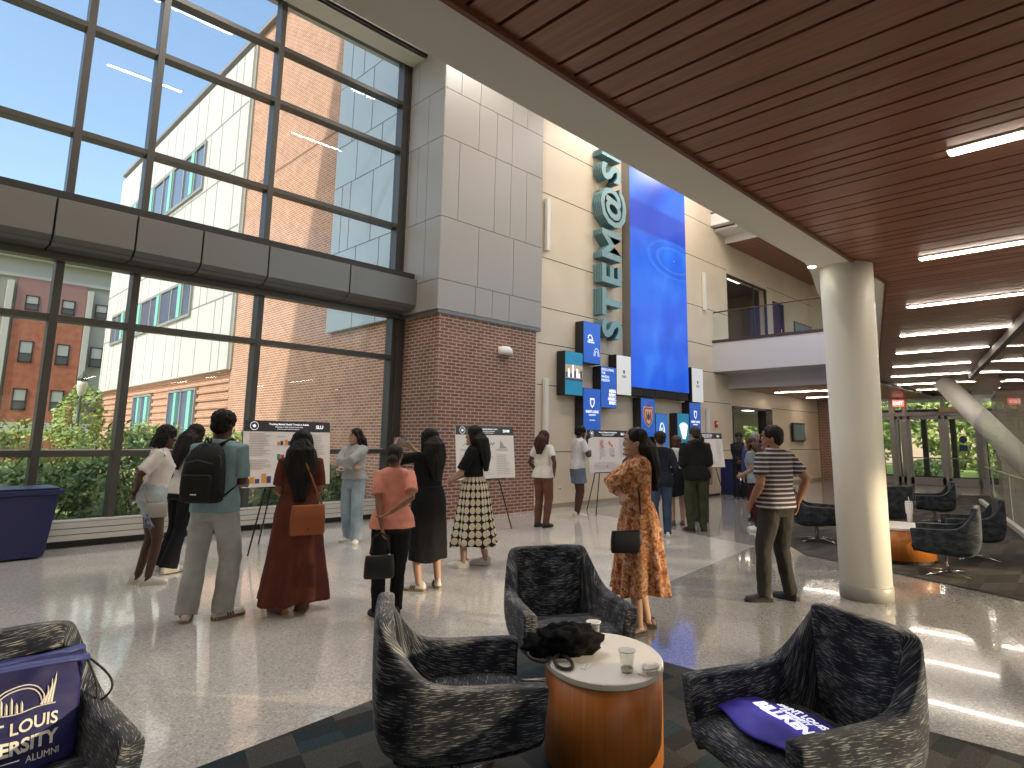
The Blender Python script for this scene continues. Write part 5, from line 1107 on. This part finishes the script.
def skirt_fn(nt, b):
    tc = N(nt, 'TexCoord'); sp = N(nt, 'SeparateXYZ'); nt.links.new(tc.outputs['Object'], sp.inputs[0])
    at = N(nt, 'Math', operation='ARCTAN2'); nt.links.new(sp.outputs[1], at.inputs[0]); nt.links.new(sp.outputs[0], at.inputs[1]); cb = N(nt, 'CombineXYZ')
    m1 = N(nt, 'Math', operation='MULTIPLY'); m1.inputs[1].default_value = 3.5; nt.links.new(at.outputs[0], m1.inputs[0]); m2 = N(nt, 'Math', operation='MULTIPLY'); m2.inputs[1].default_value = 11; nt.links.new(sp.outputs[2], m2.inputs[0])
    def tri(src):
        f = N(nt, 'Math', operation='FRACT'); nt.links.new(src, f.inputs[0]); s_ = N(nt, 'Math', operation='SUBTRACT'); nt.links.new(f.outputs[0], s_.inputs[0]); s_.inputs[1].default_value = .5; a = N(nt, 'Math', operation='ABSOLUTE'); nt.links.new(s_.outputs[0], a.inputs[0]); return a.outputs[0]
    # cream roundels: distance from the cell centre; black between them
    a_, c_ = tri(m1.outputs[0]), tri(m2.outputs[0]); nt.links.new(a_, cb.inputs[0]); nt.links.new(c_, cb.inputs[1]); ln = N(nt, 'VectorMath', operation='LENGTH'); nt.links.new(cb.outputs[0], ln.inputs[0])
    nt.links.new(ramp(nt, ln.outputs['Value'], [(0, (.62, .54, .40)), (.43, (.66, .58, .44)), (.46, (.02, .018, .018)), (1, (.015, .014, .014))]), b.inputs['Base Color'])
M_STRIPE = mat('cloth_stripe', (.3, .3, .3), .8, spec=.2, fn=stripe_fn); M_FLORAL = mat('cloth_floral', (.5, .2, .1), .7, spec=.2, fn=floral_fn); M_ROUND = mat('cloth_roundels', (.5, .5, .4), .8, spec=.2, fn=skirt_fn)
BLK = (.010, .010, .012); WHT = (.68, .66, .62); DS = (.075, .035, .022); MS = (.27, .13, .08); LS = (.42, .25, .18)
SNK = ((.68, .66, .62), (.5, .48, .43)); AD = ((.62, .6, .55), (.22, .15, .09), 1); BK = ((.015, .015, .016), (.02, .02, .02))
A = 1.28; Pp = {}
Pp['girl1'] = person('person in a white cropped top and pale denim shorts, hands clasped behind', 2.10, 7.75, -12, 1.66, True, DS, ('twists', (.010, .008, .008)), ('crop', 'ivory', (.66, .61, .57)), ('shorts', 'pale_denim', (.36, .41, .43), cloth_mat('pale_denim', (.36, .41, .43)), .36), ((.6, .56, .5), (.62, .56, .46)),
    hands={'L': (-.17, .05, .98), 'R': (-.17, -.02, 1.0)}, poles={'L': (-.5, 1, 0), 'R': (-.5, -1, 0)}, feet={'L': (-.04, .07, 0), 'R': (.05, -.07, -6)}, look=(-4, 14), lean=4, vox=.009, build=1.22)
Pp['girl2'] = person('person in wide black trousers and white top with long hair, half hidden by the backpack', 2.55, 8.3, 20, 1.70, True, DS, ('long', (.012, .009, .008)), ('tee', 'ivory', (.62, .58, .54)), ('flare', 'black', BLK), SNK, feet={'L': (-.05, .10, 0), 'R': (-.14, -.10, 0)}, lean=8, look=(0, 15))
Pp['backpack'] = person('person wearing a black backpack, light blue shirt and faded jeans', 2.10, 5.95, 42, 1.77, False, DS, ('curly', (.010, .008, .007)), ('tee', 'light_blue', (.21, .32, .36), cloth_mat('light_blue', (.21, .32, .36)), .85), ('wide', 'faded_jeans', (.38, .39, .385)), AD,
    feet={'L': (-.05, .12, 25), 'R': (.05, -.12, -35)}, hands={'L': (.24, .10, 1.10), 'R': (.26, -.12, 1.08)}, look=(-5, 8), vox=.009)
Pp['brown'] = person('person with very long dark hair in a long rust brown dress', 2.74, 5.72, 68, 1.62, True, MS, ('longer', (.010, .007, .006)), ('dress', 'rust', (.12, .035, .024), cloth_mat('rust', (.12, .035, .024)), .8), ('dress', 'rust', (.12, .035, .024), cloth_mat('rust', (.12, .035, .024)), (.10, .115, 7)), ((.25, .10, .05), (.2, .1, .05)),
    hands={'L': (.20, .08, 1.05), 'R': (.20, -.08, 1.05)}, poles={'L': (-.8, .45, -.5), 'R': (-.8, -.45, -.5)}, feet={'L': (-.05, .09, 30), 'R': (.03, -.08, -20)}, vox=.009, build=1.06)
Pp['crossed'] = person('person with folded arms in a grey sweatshirt and light jeans near the window', 5.03, 8.72, 205, 1.69, True, LS, ('long', (.014, .01, .009)), ('sweat', 'heather_grey', (.36, .37, .36)), ('wide', 'light_jeans', (.30, .37, .42)), SNK,
    hands={'L': (.18, -.12, 1.17), 'R': (.18, .12, 1.13)}, poles={'L': (1, .7, -.3), 'R': (1, -.7, -.3)}, feet={'L': (.10, .15, 25), 'R': (-.06, -.10, -8)}, look=(-22, 5), curl=.8)
Pp['pink'] = person('person in a salmon pink shirt and black trousers, one arm folded behind the back', 3.26, 4.95, 60, 1.50, True, MS, ('bun', (.035, .032, .032)), ('tee', 'salmon', (.74, .30, .23), cloth_mat('salmon', (.74, .30, .23)), .75), ('pants', 'black', BLK), BK,
    hands={'L': (-.24, .10, .82), 'R': (-.22, .04, 1.03)}, poles={'L': (-.3, 1, .2), 'R': (-.5, -1, -.1)}, feet={'L': (.0, .10, 20), 'R': (.06, -.08, 0)}, look=(-15, 5), vox=.009, build=1.14, curl=1.0)
Pp['black'] = person('person in a long black dress raising a phone to take a picture', 4.10, 5.57, 88, 1.66, True, LS, ('long', (.010, .008, .008)), ('dress', 'black', BLK, cloth_mat('black', BLK), .9), ('dress', 'black', BLK, cloth_mat('black', BLK), (.30, .02, 5)), AD,
    hands={'L': (.36, .22, 1.50), 'R': (.38, -.02, 1.47)}, poles={'L': (.1, .8, -.6), 'R': (.1, -.7, -.7)}, feet={'L': (-.02, .11, 35), 'R': (-.01, -.14, -28)}, look=(8, 0), vox=.009, curl=.7, build=1.05)
Pp['skirt'] = person('person in a black tee and a black and cream patterned long skirt', 5.20, 6.12, 122, 1.72, True, LS, ('long', (.010, .008, .008)), ('tee', 'black', BLK, cloth_mat('black', BLK), .9), ('skirt', 'roundels', (1, 1, 1), M_ROUND, (.26, .11, 9)), ((.72, .7, .68), (.7, .68, .64)),
    hands={'L': (.26, .07, 1.04), 'R': (.26, -.04, 1.03)}, poles={'L': (-.5, 1, -.3), 'R': (-.5, -1, -.3)}, feet={'L': (.10, .10, 8), 'R': (-.12, -.10, 0)}, look=(0, 4), vox=.009, build=1.05)
Pp['browntop'] = person('person with auburn hair in a white tee and brown trousers, hands in pockets', 8.36, 7.91, 12, 1.72, True, DS, ('mid', (.055, .018, .012)), ('tee', 'white', (.66, .63, .58), cloth_mat('white', (.66, .63, .58)), .6), ('pants', 'brown', (.15, .065, .045)), BK,
    hands={'L': (.10, .19, .94), 'R': (.06, -.19, .94)}, poles={'L': (-1, .9, 0), 'R': (-1, -.9, 0)}, look=(-15, 5), feet={'L': (0, .10, 10), 'R': (0, -.08, -8)})
Pp['shorts'] = person('person in a white polo and grey-blue shorts, hand raised to the chin', 9.95, 8.45, -22, 1.84, False, DS, ('curly', (.010, .008, .008)), ('polo', 'pale_grey', (.55, .56, .56)), ('shorts', 'slate', (.13, .17, .23), cloth_mat('slate', (.13, .17, .23)), .62), ((.60, .52, .44), (.65, .6, .5)),
    hands={'L': (.24, .06, 1.44), 'R': (.22, -.10, 1.20)}, poles={'L': (.2, .7, -1), 'R': (-.4, -.8, -.5)}, look=(-3, 14), lean=4, feet={'L': (.05, .08, 10), 'R': (.0, -.08, -8)}, build=.92)
Pp['orange'] = person('person in an orange floral tiered dress with folded arms and long black hair', 4.46, 3.12, 142, 1.66, True, LS, ('longback', (.010, .008, .008)), ('dress', 'floral', (1, 1, 1), M_FLORAL, 1.75), ('dress', 'floral', (1, 1, 1), M_FLORAL, (.33, .075, 11)), ((.05, .015, .012), (.03, .02, .02)),
    hands={'L': (.17, -.14, 1.17), 'R': (.18, .12, 1.13)}, poles={'L': (1, .6, -.2), 'R': (1, -.6, -.2)}, feet={'L': (.06, .09, 22), 'R': (-.07, -.09, -5)}, look=(-4, 0), vox=.0075, build=1.06, curl=.8)
Pp['jeans'] = person('person with short dark hair in a long navy jacket and blue jeans', 8.96, 5.80, 45, 1.70, True, LS, ('curly', (.03, .02, .016)), ('vest', 'navy', (.018, .022, .035)), ('jeans', 'blue_jeans', (.05, .08, .14)), SNK, hands={'L': (.14, .2, 1.0), 'R': (.14, -.2, 1.0)}, feet={'L': (0, .1, 10), 'R': (0, -.09, -10)})
Pp['whitetop'] = person('person with bobbed reddish brown hair in a white top and black skirt', 10.44, 6.40, 42, 1.66, True, LS, ('bob', (.11, .045, .025)), ('tee', 'white2', (.62, .62, .62)), ('skirt', 'black', BLK, cloth_mat('black', BLK), (.55, .02, 6)), ((.1, .08, .07), (.05, .05, .05)))
Pp['olive'] = person('tall person in a black hooded jacket, olive trousers and sandals', 10.01, 5.76, 46, 1.81, False, LS, ('short', (.04, .037, .035)), ('hoodie', 'black_hood', (.014, .014, .015)), ('pants', 'olive', (.055, .058, .035)), ((.03, .02, .015), (.03, .025, .02)), hands={'L': (.2, .16, 1.05), 'R': (.2, -.16, 1.05)}, look=(22, 6), feet={'L': (0, .10, 20), 'R': (0, -.10, -20)})
Pp['friend'] = person('person half hidden behind the tall black hooded jacket, only dark hair showing', 11.25, 6.36, 50, 1.66, True, LS, ('short', (.02, .015, .012)), ('tee', 'black', BLK), ('pants', 'olive', (.055, .058, .035)), BK)
Pp['hidden'] = person('person in a dark grey top behind the orange dress, looking at the cream poster', 7.47, 5.32, 95, 1.55, True, MS, ('short', (.02, .015, .012)), ('hoodie', 'charcoal', (.05, .055, .06)), ('pants', 'black', BLK), BK)
Pp['uniform'] = person('person in an all-black uniform standing before the far doorway', 16.41, 8.07, 205, 1.80, True, DS, ('curly', (.010, .008, .008)), ('sweat', 'black_uniform', (.012, .012, .013)), ('flare', 'black', BLK), BK, hands={'L': (.19, .02, .98), 'R': (.19, -.02, .98)}, look=(0, 4), vox=.012, curl=.9)
Pp['maroon'] = person('person with long wavy brown hair in a grey-blue tee and maroon trousers', 10.81, 5.03, 95, 1.64, True, LS, ('mid', (.075, .035, .022)), ('tee', 'grey_blue', (.22, .27, .30)), ('slim', 'maroon', (.06, .012, .016)), SNK, hands={'L': (.22, .08, 1.0), 'R': (.22, -.05, 1.0)}, lean=5, build=1.08, feet={'L': (-.05, .09, 5), 'R': (.05, -.09, 5)})
Pp['blue'] = person('person with grey hair in a royal blue hooded jacket behind the wavy brown hair', 12.1, 5.60, 50, 1.75, False, LS, ('crop', (.28, .27, .25)), ('hoodie', 'royal_blue', (.035, .05, .17)), ('pants', 'black', BLK), BK)
Pp['stripe'] = person('person in a striped polo shirt and charcoal trousers beside the column', 6.34, 2.74, 72, 1.72, False, MS, ('short', (.012, .011, .011)), ('polo', 'stripe', (1, 1, 1), M_STRIPE), ('jeans', 'charcoal_trousers', (.033, .031, .028)), BK,
    hands={'L': (.10, .24, .93), 'R': (-.05, -.26, .93)}, poles={'L': (-1, .5, 0), 'R': (-.8, -1, 0)}, feet={'L': (.05, .19, 60), 'R': (-.02, -.10, 10)}, look=(40, 0), vox=.008, build=1.13)
Pp['seated'] = person('person seated in the far lounge chair, forearms resting on bare knees', 12.33, 3.40, 60, 1.70, True, MS, ('short', (.012, .01, .01)), ('tee', 'black', BLK), ('shorts', 'black', BLK, cloth_mat('black', BLK), .8), SNK,
    seated=True, z0=.0, feet={'L': (.50, .13, 5), 'R': (.50, -.13, -5)}, hands={'L': (.42, .12, .68), 'R': (.42, -.12, .68)}, lean=18)
# ================================================================ WHAT PEOPLE CARRY
def carried(name, label, cat, P_, loc): return thing(name, label, cat, tuple(P_['M'] @ Vector(loc)), P_['t'].rotation_euler.z)
def rbox(m, c, h_, mi=0):
    n = 16; rs = []
    for f, z in ((.86, -1), (.97, -.9), (1, -.5), (1, .5), (.97, .9), (.86, 1)):
        ring = []
        for i in range(n):
            a = 2*pi*i/n; k = (abs(cos(a))**5+abs(sin(a))**5)**(-.2); ring.append((c[0]+h_[0]*f*cos(a)*k, c[1]+h_[1]*f*sin(a)*k, c[2]+h_[2]*z))
        rs.append(ring)
    return m.rings(rs, mi)
P_ = Pp['backpack']; M_BP = mat('backpack_black', (.010, .010, .011), .7, spec=.25)
t = carried('backpack', 'large black backpack on the back of the person in the light blue shirt', 'backpack', P_, (-.22, 0, .95))
m = MB(); rs = []
for z, w_, d_, cx in ((0, .13, .06, .02), (.02, .165, .085, .01), (.12, .175, .10, 0), (.25, .17, .10, 0), (.36, .155, .09, .01), (.44, .13, .07, .03), (.49, .08, .04, .05), (.505, .03, .015, .06)):
    rs.append([(cx+cos(a)*d_*k, sin(a)*w_*k, z) for a, k in [(2*pi*i/24, (abs(cos(2*pi*i/24))**3+abs(sin(2*pi*i/24))**3)**(-1/3)) for i in range(24)]])
m.rings(rs); m.build('main_compartment', M_BP, t, smooth=True)
m = MB(); rbox(m, (-.10, 0, .13), (.035, .125, .11)); m.build('front_pocket', M_BP, t, smooth=True); MB().tube([(-.10, -.12, .33), (-.112, 0, .36), (-.10, .12, .33)], .004, 6).tube([(-.02, -.17, .1), (-.03, -.15, .38), (.0, 0, .5), (-.03, .15, .38), (-.02, .17, .1)], .005, 6).build('zip', mat('zip_grey', (.05, .05, .05), .4), t)
MB().box((-.139, -.03, .075), (-.136, .02, .085)).build('logo_tag', M_WHITE, t)
MB().tube([(.06, 0, .49), (.04, .02, .535), (.04, -.02, .535), (.06, -.0, .49)], .008, 6).build('top_loop', M_BP, t)
m = MB()
for sg in (1, -1): m.tube([(.06, sg*.07, .47), (.20, sg*.10, .535), (.33, sg*.11, .46), (.36, sg*.12, .32), (.26, sg*.18, .15), (.04, sg*.16, .05)], [.024, .028, .028, .024, .012, .010], 8, flat=.35, up=(1, 0, .3))
m.build('strap', M_BP, t, smooth=True)
def handbag(P_, name, label, loc, size, m_, handle, flap=True, long=None, rz=0):
    t = carried(name, label, 'bag', P_, loc); t.rotation_euler.z += R(rz); a, b, c = size; m = MB(); rs = []
    for z, f, g in ((0, .94, .8), (.02, 1, 1), (c*.6, .98, .85), (c*.96, .93, .5), (c, .9, .35)):
        rs.append([(cos(q)*a*g*k, sin(q)*b*f*k, z) for q, k in [(2*pi*i/28, (abs(cos(2*pi*i/28))**6+abs(sin(2*pi*i/28))**6)**(-1/6)) for i in range(28)]])
    m.rings(rs); m.build('body', m_, t, smooth=True)
    if flap: MB().box((-a*1.04, -b*.8, c*.08), (-a*.9, b*.8, c*.66)).build('front_pocket', m_, t, bevel=.006); MB().tube([(-a*1.03, 0, c*.2), (-a*1.12, 0, c*.2)], .008, 8).build('clasp', M_BLACK, t)
    if handle: MB().tube(handle, .008 if not long else .009, 8, flat=.5).build('handle' if not long else 'strap', m_, t, smooth=True)
    MB().tube([(0, -b*.9, c*.97), (0, b*.9, c*.97)], .004, 6).build('zip', M_TERR_STEEL, t)
    return t
M_TAN_L = mat('tan_leather', (.30, .085, .025), .45, spec=.4); M_BKL = mat('black_leather', (.010, .010, .012), .45, spec=.4)
handbag(Pp['brown'], 'shoulder_bag', 'orange-tan leather shoulder bag hanging behind the rust brown dress', (-.235, -.08, .72), (.045, .15, .26), M_TAN_L, [(0, -.12, .25), (.02, -.06, .40), (.06, .03, .62), (.11, .08, .76), (.2, .08, .84), (.3, .06, .74)], long=1, rz=8)
handbag(Pp['pink'], 'handbag', 'small black handbag held behind the back by the person in salmon pink', (-.30, .12, .43), (.05, .125, .185), M_BKL, [(0, -.08, .2), (.01, -.06, .33), (.02, 0, .37), (.01, .06, .33), (0, .08, .2)], flap=False)
handbag(Pp['orange'], 'crossbody_bag', 'flat black crossbody bag at the hip of the orange floral dress', (.16, .20, .68), (.035, .13, .17), M_BKL, [(0, .115, .15), (-.02, .125, .33), (-.05, .12, .49)], flap=False, long=1, rz=90)
g1 = handbag(Pp['girl1'], 'belt_bag', 'small grey-beige bag at the hip of the person in denim shorts', (.03, -.215, .72), (.035, .10, .15), mat('bag_taupe', (.33, .31, .28), .6), [(0, -.08, .14), (-.02, -.12, .25), (-.06, -.14, .33), (-.1, -.1, .36)], flap=False, rz=-90)
t = carried('scarf', 'small patterned navy scarf tied to the bag of the person in denim shorts', 'scarf', Pp['girl1'], (-.05, -.25, .66)); m = MB(); m.tube([(0, 0, .10), (.0, 0, .05), (.01, 0, -.03)], [.012, .03, .042], 8).build('knot', mat('scarf_navy', (.05, .06, .14), .8, fn=noisy((.02, .03, .1), (.3, .3, .36), 30, 3)), t, smooth=True); MB().tube([(0, .01, .06), (.03, .01, .0), (.05, .01, -.05)], [.012, .02, .026], 8).build('tail', mat('scarf_navy', (0, 0, 0)), t, smooth=True)
t = carried('phone', 'black phone held up by the person in the long black dress', 'phone', Pp['black'], (.47, .10, 1.56)); MB().box((-.005, -.08, -.038), (.005, .08, .038)).build('body', M_BLACK, t, bevel=.004); MB().box((-.006, -.075, -.034), (-.0052, .075, .034)).build('screen', mat('phone_screen', (.05, .06, .07), .1, emit=(.3, .3, .28), es=.15), t)
